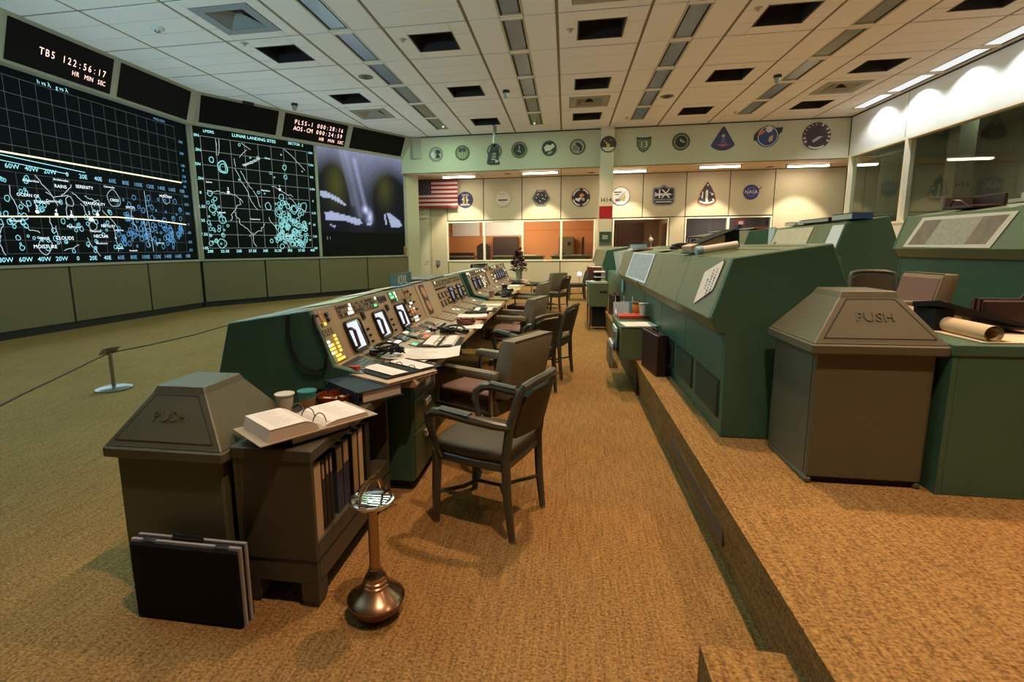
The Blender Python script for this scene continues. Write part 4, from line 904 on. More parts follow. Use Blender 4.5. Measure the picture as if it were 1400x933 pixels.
HNDL = mat('monitor_handle', (.07, .035, .02), .35)
PAL = [B_GR, B_DK, L_AM, L_WH, L_GN, L_RD, B_PK]
def rrect(w_, h_, r, n=4):
    P = []
    for cx, cy, a in ((w_/2-r, h_/2-r, 0), (-w_/2+r, h_/2-r, 90), (-w_/2+r, -h_/2+r, 180), (w_/2-r, -h_/2+r, 270)):
        P += [(cx+r*math.cos(math.radians(a+90*k/n)), cy+r*math.sin(math.radians(a+90*k/n))) for k in range(n+1)]
    return P
def monitor(root, u, v, w_=.235, h_=.215, lit=SC_W, handle=True, deep=.022):
    M = PMAT() @ Matrix.Translation((u, v, 0))
    A = rrect(w_, h_, .035); B = rrect(w_-.022, h_-.022, .028); n = len(A)
    m = MB(M)
    m.add([(a, c, 0) for a, c in A]+[(a, c, deep) for a, c in A]+[(a, c, deep) for a, c in B]+[(a, c, .014) for a, c in B],
          [(k, (k+1) % n, n+(k+1) % n, n+k) for k in range(n)]+[(n+k, n+(k+1) % n, 2*n+(k+1) % n, 2*n+k) for k in range(n)]+[(2*n+k, 2*n+(k+1) % n, 3*n+(k+1) % n, 3*n+k) for k in range(n)])
    o = m.build('monitor', BZ, root, smooth=True)
    m = MB(M); m.add([(a, c, .016) for a, c in B], [tuple(range(n))]); m.build('screen_glass', SC_D, o)
    m = MB(M); sw, sh = w_-.035, h_-.04; m.box(-sw/2, -sh/2, .017, sw*.27, sh/2, .018); m.build('lit_screen', lit, o)
    if lit is SC_W:
        m = MB(M)
        for i in range(9):
            yy = sh/2-.018-.017*i
            for q in range(4):
                x0 = -sw/2+.010+q*.028; m.box(x0, yy, .0182, x0+random.choice((.010, .018, .022)), yy+.004, .0186)
        m.build('screen_text', em('crt_text', (.48, .55, .72), .8), o, kind='stuff')
    if handle:
        m = MB(M); m.tube([(-w_/2+.015, -h_/2+.03, deep-.005), (-w_/2-.0, -h_/2+.035, deep+.03), (-w_/2+.0, 0.03, deep+.038), (-w_/2+.012, h_/2-.06, deep+.02), (-w_/2+.025, h_/2-.055, deep-.01)], .011, 6); m.build('handle', HNDL, o, smooth=True)
    return o
def buttons(root, u, v, nu, nv, pu, pv, bw, bh, pick, name='indicator_block', plate=True, frame=PMAT, m0=MOD_M, z=.0):
    M = frame() @ Matrix.Translation((u, v, z)); o = root
    if plate:
        o = MB(M).box(-.006, -.006, 0, nu*pu+.004, nv*pv+.004, .006).build(name, m0, root)
    m = MB(M)
    for i in range(nu):
        for j in range(nv):
            m.mi = pick(i, j)
            if m.mi < 0: continue
            m.box(i*pu, j*pv, .004, i*pu+bw, j*pv+bh, .011)
    m.build('button_set' , PAL, o, kind='stuff'); return o
def knob(root, u, v, r=.012, frame=PMAT, m=BLACKP, h=.02):
    b = MB(frame() @ Matrix.Translation((u, v, 0))); b.lathe([(r, 0), (r, h*.7), (r*.8, h), (0, h)], 10); return b.build('knob', m, root, smooth=True)
def module(root, u, v, w_, h_, name='module_plate', m=MOD_M, frame=PMAT, t=.005):
    return MB(frame()).box(u, v, 0, u+w_, v+h_, t).build(name, m, root)
END1 = [(-.628, 1.126)]+PROFILE[1:6]+[(-.62, 0), (-.62, .66), (-.30, .69), (-.265, .756), (-.496, .806)]
END2 = PROFILE[:6]+[(-.10, 0), (-.10, .68)]+PROFILE[8:]
def console(label, loc, L, front=True, ends=(True, True), seams=None, group=None, grilles=0, pedestals=(), end_mat=GREEN_D, body=GREEN, knee=True):
    """sheet metal console of length L along +y"""
    t = thing('console', label, 'console', loc, 0, group)
    e = .05 if front else .035
    for y0, on in ((0, ends[0]), (L-e, ends[1])):
        if on: MB().prism(END1 if front else END2, 'y', y0, y0+e).build('end_panel', end_mat, t, bevel=.006)
    a, c = (e if ends[0] else 0), (L-e if ends[1] else L)
    sm = [a]+[s for s in (seams or [])]+[c]
    for s0, s1 in zip(sm, sm[1:]):
        g = .004
        MB().prism([(-1.14, 1.04), (-1.24, .70), (-1.215, .70), (-1.115, 1.04)], 'y', s0+g, s1-g).build('back_panel', body, t, bevel=.003)
        MB().prism([(-1.24, .70), (-1.19, .615), (-1.17, .63), (-1.215, .71)], 'y', s0+g, s1-g).build('lower_lip', body, t)
        MB().prism([(-1.155, .62), (-1.15, .09), (-1.12, .09), (-1.12, .62)], 'y', s0+g, s1-g).build('base_panel', end_mat, t, bevel=.003)
    MB().box(-1.145, a, 0, -1.11, c, .09).build('plinth', end_mat, t)
    MB().prism([(-1.13, .99), (-1.21, .71), (-1.16, .62), (-1.12, .62), (-1.12, .05), (-1.0, .05), (-1.0, .98)], 'y', a+.004, c-.004).build('inner_body', BLACK, t)
    MB().prism([(-.64, 1.12), (-1.14, 1.045), (-1.14, 1.02), (-.65, 1.095)], 'y', a, c).build('top_cover', GREEN if not front else mat('console_top', (.20, .22, .15), .5), t, bevel=.003)
    m = MB()
    for x in (-.72, -.86): m.prism([(x, 1.1085-(-.64-x)*.0+(x+.64)*.15+.0125), (x-.016, 1.1085+(x-.016+.64)*.15+.0125), (x-.016, 1.1085+(x+.64)*.15+.002), (x, 1.1085+(x+.64)*.15+.002)], 'y', a+.06, c-.06)
    m.build('top_slot', BLACK, t)
    m = MB(); m.prism([(0, .715), (-.012, .745), (-.28, .747), (-.28, .70), (-.008, .70)], 'y', -.02 if ends[0] else 0, L); m.build('desk_top', LAMIN, t, bevel=.004)
    MB().prism([(-.27, .75), (-.51, .80), (-.51, .70), (-.27, .70)], 'y', a, c).build('control_shelf', PANEL if front else body, t)
    MB().prism([(-.51, .80), (-.64, 1.115), (-.68, 1.10), (-.55, .78)], 'y', a, c).build('front_panel', PANEL if front else body, t)
    if knee: MB().box(-.94, a, 0, -.90, c, .70).build('knee_panel', mat('knee_dark', (.03, .035, .022), .6), t)
    for y0, y1 in pedestals:
        p = MB().box(-.62, y0, .06, -.085, y1, .70).build('pedestal', GREEN_D, t, bevel=.006)
        MB().box(-.60, y0+.02, 0, -.12, y1-.02, .06).build('pedestal_foot', BLACK, t)
        for z0, z1 in ((.075, .36), (.37, .56), (.57, .69)):
            d = MB().box(-.088, y0+.012, z0, -.075, y1-.012, z1).build('drawer', mat('drawer_green', (.06, .085, .04), .4), t, bevel=.003)
            ym = (y0+y1)/2; zz = z1-.06
            MB().prism([(-.075, zz+.02), (-.052, zz+.022), (-.05, zz-.018), (-.075, zz-.022)], 'y', ym-.055, ym+.055).build('handle', mat('bright_aluminium', (.70, .68, .62), .35, metal=.3), d, bevel=.003)
    for i in range(grilles):
        y0 = .06+i*.62
        m = MB(); m.box(-1.158, y0, .10, -1.152, y0+.52, .33)
        g_ = m.build('vent_grille', mat('grille_green', (.010, .018, .010), .6), t)
        m = MB()
        for q in range(16): m.box(-1.163, y0+.012, .11+q*.0128, -1.157, y0+.508, .117+q*.0128)
        m.build('grille_slats', mat('grille_slat', (.035, .06, .034), .5), g_, kind='stuff')
    return t

# ---- front row, first block: three monitor console, clip panel, two monitor console
rp = random.Random(3)
R1 = -.80
cA = console('nearest front row console with three bright monitors and amber lit buttons', (R1, 2.6, 0), 2.02, ends=(True, False), seams=[.7, 1.35], pedestals=((.15, .64),))
def o_(y): return y-2.6
for y in (3.055, 3.53, 4.01): monitor(cA, o_(y), .115)
# amber key field at the left end
m_ = module(cA, .045, .005, .20, .33, 'side_module', mat('side_module_tan', (.30, .25, .16), .5))
am = {(0, 5): 3, (0, 4): 3, (0, 3): 2, (0, 2): 3, (1, 4): 2, (1, 3): 2, (1, 2): 2, (1, 1): 2, (1, 0): 2, (3, 6): 2, (3, 5): 2, (3, 4): 2, (3, 3): 2, (3, 2): 2, (2, 1): 2, (3, 0): 2, (2, 0): 2}
buttons(cA, .055, .012, 4, 9, .033, .0235, .021, .015, lambda i, j: am.get((i, j), 0 if j > 6 else -1), 'key_field', plate=False, z=.005)
buttons(cA, .075, .235, 2, 1, .028, .022, .022, .018, lambda i, j: 2 if i else 0, 'key_field', plate=False, z=.005)
b = MB(PMAT() @ Matrix.Translation((.115, .292, .005))); b.lathe([(.026, 0), (.028, .006), (.018, .009), (.016, .004), (0, .004)], 18, (0, 0, 0), .8, 1.25); b.build('dial', mat('dial_tan', (.45, .30, .16), .4), cA, smooth=True)
knob(cA, .175, .295, .016); knob(cA, .175, .262, .014); knob(cA, .06, .302, .010)
# indicator rows along the top
la = lambda i, j: 3 if (i, j) in ((6, 2), (6, 1), (5, 1), (6, 0), (5, 0), (4, 0)) else (1 if rp.random() < .6 else 0)
lb = lambda i, j: 1 if rp.random() < .65 else 0
lc = lambda i, j: 3 if (i, j) == (6, 2) else (4 if (i, j) in ((4, 0), (5, 0)) else (1 if rp.random() < .6 else 0))
buttons(cA, .345, .255, 7, 3, .029, .026, .023, .019, la); buttons(cA, .575, .255, 7, 3, .029, .026, .023, .019, lb); buttons(cA, .80, .255, 7, 3, .029, .026, .023, .019, lc)
d = module(cA, 1.045, .272, .17, .05, 'readout', BLACKP); m = MB(PMAT())
for i in range(4):
    for s in (0, 1): m.tube([(1.075+.037*i+.010*math.cos(2*PI*k/12), .297+s*.0+.016*math.sin(2*PI*k/12), .006) for k in range(12)], .0018, 4, closed=True)
m.build('readout_digit', mat('digit_grey', (.25, .24, .22), .5), d)
lg = lambda i, j: 4 if (i, j) in ((0, 2), (1, 2), (0, 1), (1, 1), (2, 1), (4, 0), (3, 2)) else (3 if (i, j) in ((4, 2), (4, 1)) else 1)
buttons(cA, 1.30, .245, 5, 3, .029, .03, .024, .023, lg)
module(cA, 1.48, .25, .13, .09); module(cA, 1.66, .245, .16, .09); knob(cA, 1.69, .30, .013, m=mat('knob_red', (.3, .03, .03), .4)); knob(cA, 1.76, .30, .011); knob(cA, 1.80, .265, .010)
for y in (3.27, 3.75, 4.21):
    b = MB(PMAT()).box(o_(y)-.022, .195, 0, o_(y)+.022, .245, .016).build('switch_block', B_DK, cA, bevel=.003)
    MB(PMAT()).box(o_(y)-.009, .21, .016, o_(y)+.009, .232, .024).build('rocker', B_GR, b)
    for v in (.03, .075, .12): knob(cA, o_(y)-.02, v, .009)
buttons(cA, 1.66, .02, 3, 8, .038, .027, .020, .016, lambda i, j: {(0, 5): 3, (1, 6): 3, (2, 6): 3, (0, 4): 5, (0, 3): 5, (2, 4): 3, (2, 3): 5, (0, 0): 3, (1, 0): 3, (0, 1): 3, (1, 1): 3, (2, 1): 3, (2, 0): 3}.get((i, j), 1 if (i+j) % 3 == 0 else -1), 'key_field')
for i in range(3): knob(cA, 1.82, .05+.07*i, .010)
# control shelf
def keyset(root, u, v, nu, nv, dark=True, lit=None):
    return buttons(root, u, v, nu, nv, .036, .036, .028, .028, (lit or (lambda i, j: 1)), 'keyset', frame=SMAT)
keyset(cA, .06, .035, 7, 5); keyset(cA, .36, .02, 6, 5)
module(cA, .62, .03, .12, .18, 'shelf_module', MOD_M, SMAT); module(cA, .40, .205, .09, .032, 'label_plate', B_GR, SMAT)
for i in range(5): knob(cA, .64+.045*i, .20, .010, SMAT)
buttons(cA, .78, .13, 3, 2, .045, .045, .034, .028, lambda i, j: 3 if (i, j) in ((0, 1), (1, 0), (2, 0)) else 0, 'shelf_keys', frame=SMAT)
for i, (w_, v) in enumerate(((.13, .11), (.15, .06), (.14, .14))):
    mm = module(cA, .93+.17*i, v, w_, .10, 'meter', BLACKP, SMAT, .012); MB(SMAT()).box(.95+.17*i, v+.02, .012, .93+.17*i+w_-.02, v+.08, .016).build('meter_face', B_PK if i == 1 else mat('meter_dark', (.02, .022, .02), .25), mm)
buttons(cA, .88, .01, 2, 1, .06, .05, .055, .035, lambda i, j: 4 if i == 0 else 0, 'shelf_keys', frame=SMAT)
buttons(cA, 1.14, .015, 8, 5, .040, .042, .028, .026, lambda i, j: {(1, 4): 3, (2, 4): 3, (0, 3): 5, (5, 3): 5, (3, 2): 5, (6, 4): 5, (2, 0): 5, (3, 0): 5, (7, 1): 3, (5, 1): 5}.get((i, j), -1 if (i*3+j) % 4 else 6), 'shelf_keys', frame=SMAT, m0=mat('shelf_brownish', (.22, .13, .07), .5))
for i in range(2):
    mm = module(cA, 1.50+.20*i, .09, .17, .13, 'shelf_module', B_PK, SMAT, .008); MB(SMAT()).box(1.53+.20*i, .12, .008, 1.62+.20*i, .19, .014).build('dark_window', BLACKP, mm); knob(cA, 1.53+.20*i, .10, .012, SMAT); 
for i in range(9): knob(cA, 1.50+.05*i, .035, .009, SMAT)
# looped headset cable hanging from the end of the console
CB = MB(); CB.tube([(-.745, -.014, 1.10), (-.75, -.022, .99), (-.735, -.022, .90), (-.70, -.022, .82), (-.65, -.022, .785), (-.585, -.018, .775), (-.535, -.018, .80), (-.52, -.018, .87), (-.55, -.016, .96), (-.585, -.016, 1.05), (-.60, .0, 1.10)], .010, 6)
o = CB.build('headset_cable', BLACKP, loc=(R1, 2.6, 0), smooth=True); tag(o, 'black cable loop hanging on the near end of the console', 'cable')

cB = console('second front row console with a tan clip panel and two dim monitors', (R1, 4.62, 0), 2.14, ends=(False, True), seams=[.7, 1.4])
c0 = module(cB, .02, .0, .56, .345, 'clip_panel', mat('clip_panel_tan', (.38, .33, .22), .5)); 
module(cB, .11, .02, .17, .31, 'disc_board', mat('board_brown', (.06, .025, .015), .5), t=.009)
for v in (.105, .245):
    b = MB(PMAT() @ Matrix.Translation((.19, v, .009))); b.lathe([(.058, 0), (.055, .006), (.0, .007)], 18); b.build('disc', mat('disc_tan', (.42, .27, .17), .5), cB, smooth=True)
for y in (5.92, 6.36): monitor(cB, y-4.62, .125, .22, .20, SC_B)
buttons(cB, .68, .27, 10, 2, .034, .03, .026, .022, lambda i, j: 3 if (i, j) == (1, 1) else (1 if (i+j) % 2 else 0)); buttons(cB, 1.08, .27, 14, 2, .034, .03, .026, .022, lambda i, j: 1 if rp.random() < .6 else 0); buttons(cB, 1.62, .27, 12, 2, .036, .03, .028, .022, lambda i, j: 1 if rp.random() < .5 else 0)
for i in range(3):
    for j in range(2): mm = module(cB, .68+.15*i, .03+.09*j, .09, .07, 'square_module', B_DK); MB(PMAT()).box(.70+.15*i, .05+.09*j, .005, .75+.15*i, .085+.09*j, .012).build('rocker', B_GR, mm)
for i in range(8): knob(cB, .68+.06*i, .235, .010)
for y in (1.08, 1.50, 1.95, 2.03):
    for v in (.04, .10, .17): knob(cB, y, v, .010)
for i, (u, n) in enumerate(((.10, 8), (.55, 9), (1.05, 9), (1.55, 10))): buttons(cB, u, .02, n, 5, .045, .042, .036, .032, lambda i, j: 3 if (i, j) in ((5, 3), (6, 2)) and rp.random() < .35 else (6 if (i+j) % 3 else 0), 'shelf_keys', frame=SMAT, m0=mat('shelf_pinkish', (.30, .20, .13), .5))

# ---- front row, second block
cC = console('third front row console beyond the gap with two dim monitors', (R1, 7.08, 0), 2.15, ends=(True, False), group=None)
cD = console('farthest front row console beside the flower vase', (R1, 9.23, 0), 2.37, ends=(False, True))
for root, mons, L in ((cC, (.42, .80), 2.1), (cD, (.75, 1.08, 1.40, 1.72), 2.3)):
    for y in mons: monitor(root, y, .14, .24, .21, SC_B)
    buttons(root, .1, .275, 24, 2, .04, .03, .03, .022, lambda i, j: 3 if rp.random() < .08 else (1 if rp.random() < .55 else 0)); buttons(root, 1.15, .275, 22, 2, .04, .03, .03, .022, lambda i, j: 3 if rp.random() < .1 else (1 if rp.random() < .55 else 0))
    if root is cC:
        buttons(root, 1.02, .02, 10, 6, .04, .036, .03, .026, lambda i, j: 3 if rp.random() < .18 else (1 if rp.random() < .5 else 6)); module(root, 1.5, .0, .55, .345, 'clip_panel', mat('clip_panel_tan', (.38, .33, .22), .5)); module(root, 1.58, .02, .14, .3, 'disc_board', mat('board_brown', (.06, .025, .015), .5), t=.009)
    else: buttons(root, .1, .02, 12, 6, .04, .036, .03, .026, lambda i, j: 3 if rp.random() < .1 else (1 if rp.random() < .5 else 6)); buttons(root, 1.9, .02, 9, 6, .04, .036, .03, .026, lambda i, j: 3 if rp.random() < .1 else (1 if rp.random() < .5 else 6))
    for u in (.1, .62, 1.14, 1.68): buttons(root, u, .02, 9, 5, .045, .042, .036, .032, lambda i, j: 3 if rp.random() < .015 else (6 if (i+j) % 3 else 0), 'shelf_keys', frame=SMAT, m0=mat('shelf_pinkish', (.30, .20, .13), .5))

# ---- second row on the lower platform (seen from behind), third row on the upper one
R2 = 2.058
k2 = console('large near green console on the lower platform with a paper sign on its back', (R2, 2.99, P1), 2.95, front=False, seams=[.95, 1.93], grilles=3)
k3 = console('green console behind the near one with a pale chart sheet on its back', (R2, 5.97, P1), 2.27, front=False, seams=[1.1])
k4 = console('far green console of the lower platform by the back wall', (R2, 11.75, P1), 4.2, front=False, seams=[1.4, 2.8])
R3 = 4.82
k5 = console('green console at the right edge with a framed brown chart on its back', (R3, 1.6, P2), 4.70, front=False, seams=[1.5, 3.0])
k6 = console('upper platform console with a map sheet and a narrow paper on its back', (R3, 7.48, P2), 2.30, front=False, seams=[.75, 1.5])
k7 = console('farthest upper platform console near the back wall', (R3, 11.1, P2), 5.2, front=False, seams=[1.6, 3.2])
# ================================================================== BINS, CABINETS
def bin_(label, x, y, z):
    t = thing('waste_bin', label, 'bin', (x, y, z))
    b = MB(); w_, d_ = .243, .225
    b.box(-w_, -d_, .03, w_, d_, .63); b.box(-w_, -d_, 0, -w_+.03, d_, .03); b.box(w_-.03, -d_, 0, w_, d_, .03)
    b.build('body', BIN_M, t, bevel=.008)
    MB().box(-w_+.035, -d_+.02, .002, w_-.035, d_-.02, .03).build('base_recess', BLACK, t)
    MB().box(-w_-.001, -d_+.02, .05, -w_+.002, -d_+.026, .62).build('seam', BLACK, t)
    W_, D_ = .275, .257
    MB().box(-W_, -D_, .625, W_, D_, .672).build('rim', BIN_M, t, bevel=.007)
    MB().frustum((-W_+.006, -D_+.006, W_-.006, D_-.006), .672, (-.125, -.130, .125, .130), .872).build('lid', BIN_M, t, bevel=.004)
    MB().frustum((-.13, -.135, .13, .135), .862, (-.112, -.118, .112, .118), .90).build('cap', BIN_M, t, bevel=.004)
    # swing flap on the sloping front
    a = Vector((0, -D_+.006, .672)); c = Vector((0, -.130, .872)); v = (c-a).normalized(); n = Vector((0, -v.z, v.y))
    M = Matrix(((1, v.x, n.x, a.x), (0, v.y, n.y, a.y), (0, v.z, n.z, a.z), (0, 0, 0, 1))); L = (c-a).length
    m = MB(M); h0, h1 = .03, L-.012; k0, k1 = .222, .098
    m.add([(-k0, h0, .004), (k0, h0, .004), (k1+.005, h1, .004), (-k1-.005, h1, .004), (-k0, h0, -.004), (k0, h0, -.004), (k1, h1, -.004), (-k1, h1, -.004)], [(0, 1, 2, 3), (7, 6, 5, 4), (0, 4, 5, 1), (1, 5, 6, 2), (2, 6, 7, 3), (3, 7, 4, 0)])
    f = m.build('flap', BIN_M, t)
    m = MB(M)
    e = .006
    for p, q in (((-k0, h0), (-k1, h1)), ((k1, h1), (k0, h0)), ((-k1, h1), (k1, h1))): m.ribbon([(p[0], p[1], .0046), (q[0], q[1], .0046)], e, (0, 0, 1))
    m.build('flap_gap', mat('gap_dark', (.03, .03, .02), .8), f)
    m = MB(M); vs, fs = text_geo('PUSH'); sz = .062; N = len(vs); cy = L*.56
    m.add([(x*sz*1.12, cy+y*sz, .0045) for x, y, _ in vs]+[(x*sz*1.08, cy+y*sz, .0085) for x, y, _ in vs], [tuple(i+N for i in f_) for f_ in fs]+_walls(fs, N))
    m.build('raised_lettering', BIN_M, f, label='raised lettering reading push')
    return t
def _walls(fs, N):
    E = {}
    for f in fs:
        for i in range(len(f)):
            a, b = f[i], f[(i+1) % len(f)]; E[(a, b)] = 1
    return [(a, b, b+N, a+N) for (a, b) in E if (b, a) not in E]
bin_('olive push lid waste bin behind the black briefcases', -1.595, 1.925, 0)
bin_('olive push lid waste bin on the platform beside the large green console', 1.372, 2.665, P1)

def cabinet(label, x, y, z, w_, d_, h_, m, shelf=True, feet=True):
    """book cabinet open on the +x side, origin at its near left bottom corner"""
    t = thing('book_cabinet', label, 'cabinet', (x, y, z)); e = .022
    zb = .105 if feet else 0
    MB().box(0, 0, zb, e, d_, h_-.05).build('back_panel', m, t)
    MB().box(e, 0, zb, w_, e, h_-.05).build('side_panel', m, t, bevel=.003)
    MB().box(e, d_-e, zb, w_, d_, h_-.05).build('side_panel', m, t, bevel=.003)
    MB().box(e, e, .26, w_, d_-e, .28).build('shelf', m, t)
    MB().box(w_-.02, e, zb, w_, d_-e, .262).build('lower_front', m, t)
    MB().box(-.004, -.006, h_-.052, w_+.006, d_+.004, h_).build('top', m, t, bevel=.005)
    if feet: MB().box(-.002, -.003, .205, w_+.003, d_, .21).build('seam', BLACK, t)
    if feet:
        for px, py in ((0, 0), (w_-.075, 0), (0, d_-.075), (w_-.075, d_-.075)):
            b = MB(); b.frustum((px+.008, py+.008, px+.067, py+.067), 0, (px, py, px+.075, py+.075), .03); b.box(px, py, .03, px+.075, py+.075, .11); b.build('foot', m, t)
        MB().box(.03, .03, .10, w_-.03, d_-.03, .112).build('bottom', m, t)
    return t
cabinet('brown grey book cabinet of binders beside the left waste bin', -1.315, 1.72, 0, .34, .86, .685, CAB_M)
cabinet('wide green cabinet with papers at the right edge of the view', 1.645, 2.40, P1, 1.10, .55, .685, GREEN_D, feet=False)
def binder(label, x, y, z, th, h_, d_, col, lab_col=None, lab=(.55, .95), tilt=0., group=None):
    """standing ring binder, spine towards +x"""
    t = thing('binder', label, 'binder', (x, y, z), 0, group); t.rotation_euler = (tilt, 0, 0)
    MB().box(-.004, 0, 0, .0, th, h_).build('spine', pc_(col, .45), t)
    MB().box(-d_, 0, 0, -.004, .004, h_).build('cover', pc_(col, .45), t); MB().box(-d_, th-.004, 0, -.004, th, h_).build('cover', pc_(col, .45), t)
    MB().box(-d_+.01, .006, .008, -.01, th-.006, h_-.008).build('pages', PAPERE, t)
    if lab_col: MB().box(0, .006, h_*lab[0], .0012, th-.006, h_*lab[1]).build('spine_label', pc_(lab_col, .7), t)
    return t
TANL = (.52, .36, .17)
xb = -.995; zb = .2815
binder('wide tan box file at the near end of the cabinet', xb+.01, 1.748, zb, .062, .318, .27, (.50, .33, .20), None)
y = 1.835
for i, (th, c, lc, lab, lb) in enumerate(((.028, DK, TANL, (.72, .93), 'thin black binder with a small tan label, nearest of three'), (.028, DK, TANL, (.74, .94), 'thin black binder with a small tan label, middle of three'), (.026, DK, TANL, (.72, .94), 'thin black binder with a small tan label, farthest of three'),
        (.060, (.035, .045, .085), TANL, (.62, .95), 'wide navy binder with a tan upper label, left of a pair'), (.060, (.035, .045, .085), TANL, (.66, .97), 'wide navy binder with a tan upper label, right of a pair'),
        (.062, DK, TANL, (.03, .97), 'black binder with a full length tan spine label, left one'), (.058, DK, TANL, (.03, .97), 'black binder with a full length tan spine label, right one at the far end'))):
    if i == 3: y += .03
    if i == 5: y += .03
    binder(lb, xb, y, zb, th, .31, .26, c, lc, lab); y += th+.008
y += .03
for i in range(1): binder('plain black binder in the shadow at the far end of the cabinet', xb, y, zb, .05, .30, .26, DK)

# briefcases
LEATH = mat('black_leather', (.005, .005, .005), .75, spec=.2)
def briefcase(label, x, y, z, rz, w_, th, h_, m, edge, lean=0., handle=True, latches=True):
    """standing on its long side, wide face towards -y"""
    t = thing('briefcase', label, 'briefcase', (x, y, z), rz); t.rotation_euler = (lean, 0, rz)
    MB().box(-w_/2, -th/2, 0, w_/2, -.023, h_).build('shell', m, t, bevel=.008)
    MB().box(-w_/2, .023, 0, w_/2, th/2, h_).build('shell', m, t, bevel=.008)
    for s in (-1, 1): MB().box(-w_/2-.004, s*.017-.006, -.0, w_/2+.004, s*.017+.006, h_+.005).build('frame_rim', edge, t)
    MB().box(-w_/2+.003, -.011, .003, w_/2-.003, .011, h_+.001).build('gap_strip', BLACK, t)
    if handle:
        b = MB(); b.tube([(-.065, -.004, h_), (-.06, -.004, h_+.022), (.06, -.004, h_+.022), (.065, -.004, h_)], .009, 6); b.build('handle', BLACKP, t, smooth=True)
    if latches:
        for s in (-1, 1): MB().box(s*w_*.34-.03, -.028, h_-.003, s*w_*.34+.03, -.004, h_+.006).build('latch', STEEL, t, bevel=.002)
    return t
briefcase('black briefcase with silver edges leaning before the left bin', -1.452, 1.606, .002, .0, .47, .085, .325, LEATH, mat('aluminium_rim', (.62, .63, .65), .4, metal=.35), lean=.0)
MAROON = mat('maroon_leather', (.035, .010, .009), .5)
briefcase('maroon briefcase standing on the platform beside the green console back', .80, 4.60, P1, math.radians(98), .44, .10, .36, MAROON, mat('maroon_rim', (.04, .012, .010), .5), latches=False)
briefcase('dark red case lying at the right edge behind the papers', 2.27, 2.84, P1+.686, .0, .50, .09, .15, MAROON, mat('maroon_edge', (.05, .012, .010), .45), handle=True, latches=False)
briefcase('maroon briefcase on the platform farther along beside the tall file cabinet', .80, 8.45, P1, math.radians(96), .42, .10, .34, MAROON, mat('maroon_rim', (.04, .012, .010), .5), latches=False)

# standing ashtray
t = thing('standing_ashtray', 'copper toned standing ashtray with a chrome bowl in front of the cabinet', 'ashtray', (-.735, 1.735, 0))
MB().lathe([(.050, 0), (.075, .010), (.098, .034), (.111, .062), (.113, .070)], 32).build('foot_bowl', mat('copper_dark', (.20, .09, .06), .35, metal=.8), t, smooth=True)
MB().lathe([(.113, .070), (.115, .076), (.112, .080), (.092, .094), (.074, .108), (.060, .120), (.054, .126)], 32).build('base', BRASS, t, smooth=True)
MB().lathe([(.054, .124), (.053, .134), (.048, .138), (.048, .150), (.043, .154), (.042, .166), (.036, .172), (.030, .188), (.025, .196), (.024, .204)], 28).build('neck_rings', BRASS, t, smooth=True)
MB().lathe([(.0205, .20), (.0205, .48)], 20).build('pole', BRASS, t, smooth=True)
MB().lathe([(.02, .466), (.05, .470), (.078, .478), (.087, .490), (.087, .497), (.080, .499), (.074, .490), (.05, .484), (.0, .483)], 36).build('bowl', CHROME, t, smooth=True)
for a in (70, 190, 310):
    q = math.radians(a); c, s = math.cos(q), math.sin(q); b = MB()
    b.tube([(.078*c, .078*s, .496), (.088*c, .088*s, .510)], .005, 6); b.build('cigarette_rest', CHROME, t, smooth=True)
b = MB(); b.tube([(-.02, -.075, .50), (-.014, -.062, .545), (0, -.01, .572), (.012, .05, .555), (.016, .075, .50)], .010, 8, flat=.35); b.build('carry_handle', BRASS, t, smooth=True)
b = MB()
for i in range(5): b.box(-.06, -.040+.018*i, .486, .06, -.034+.018*i, .490)
b.build('wire_grid', CHROME, t)

# rope barrier post
t = thing('barrier_post', 'short steel barrier post with a tilted sign plate on the open floor', 'post', (-4.78, 4.50, 0))
MB().lathe([(.17, 0), (.17, .015), (.13, .03), (.03, .036), (0, .036)], 28).build('base', STEEL, t, smooth=True)
MB().lathe([(.019, .03), (.019, .39), (.028, .40), (0, .41)], 14).build('pole', STEEL, t, smooth=True)
b = MB(); b.cbox((0, 0, .425), (.20, .15, .008), math.radians(-25), math.radians(-28)); b.build('sign_plate', mat('plate_grey', (.30, .30, .24), .4), t)
b = MB(); b.tube([(-4.78, 4.50, .40), (-4.62, 4.1, .385), (-4.40, 3.6, .37), (-4.15, 3.1, .37), (-3.95, 2.8, .385), (-3.7, 2.3, .41)], .008, 6); tag(b.build('barrier_rope', mat('rope_maroon', (.09, .03, .025), .8), smooth=True), 'thin maroon barrier rope from the post towards the left edge', 'rope')
b = MB(); b.tube([(-4.78, 4.50, .40), (-4.78, 5.0, .385), (-4.78, 5.7, .38), (-4.8, 6.4, .40), (-4.8, 7.0, .42), (-4.8, 7.6, .44)], .008, 6); tag(b.build('barrier_rope', mat('rope_dark', (.06, .045, .03), .8), smooth=True), 'thin barrier rope running from the post behind the green console', 'rope')

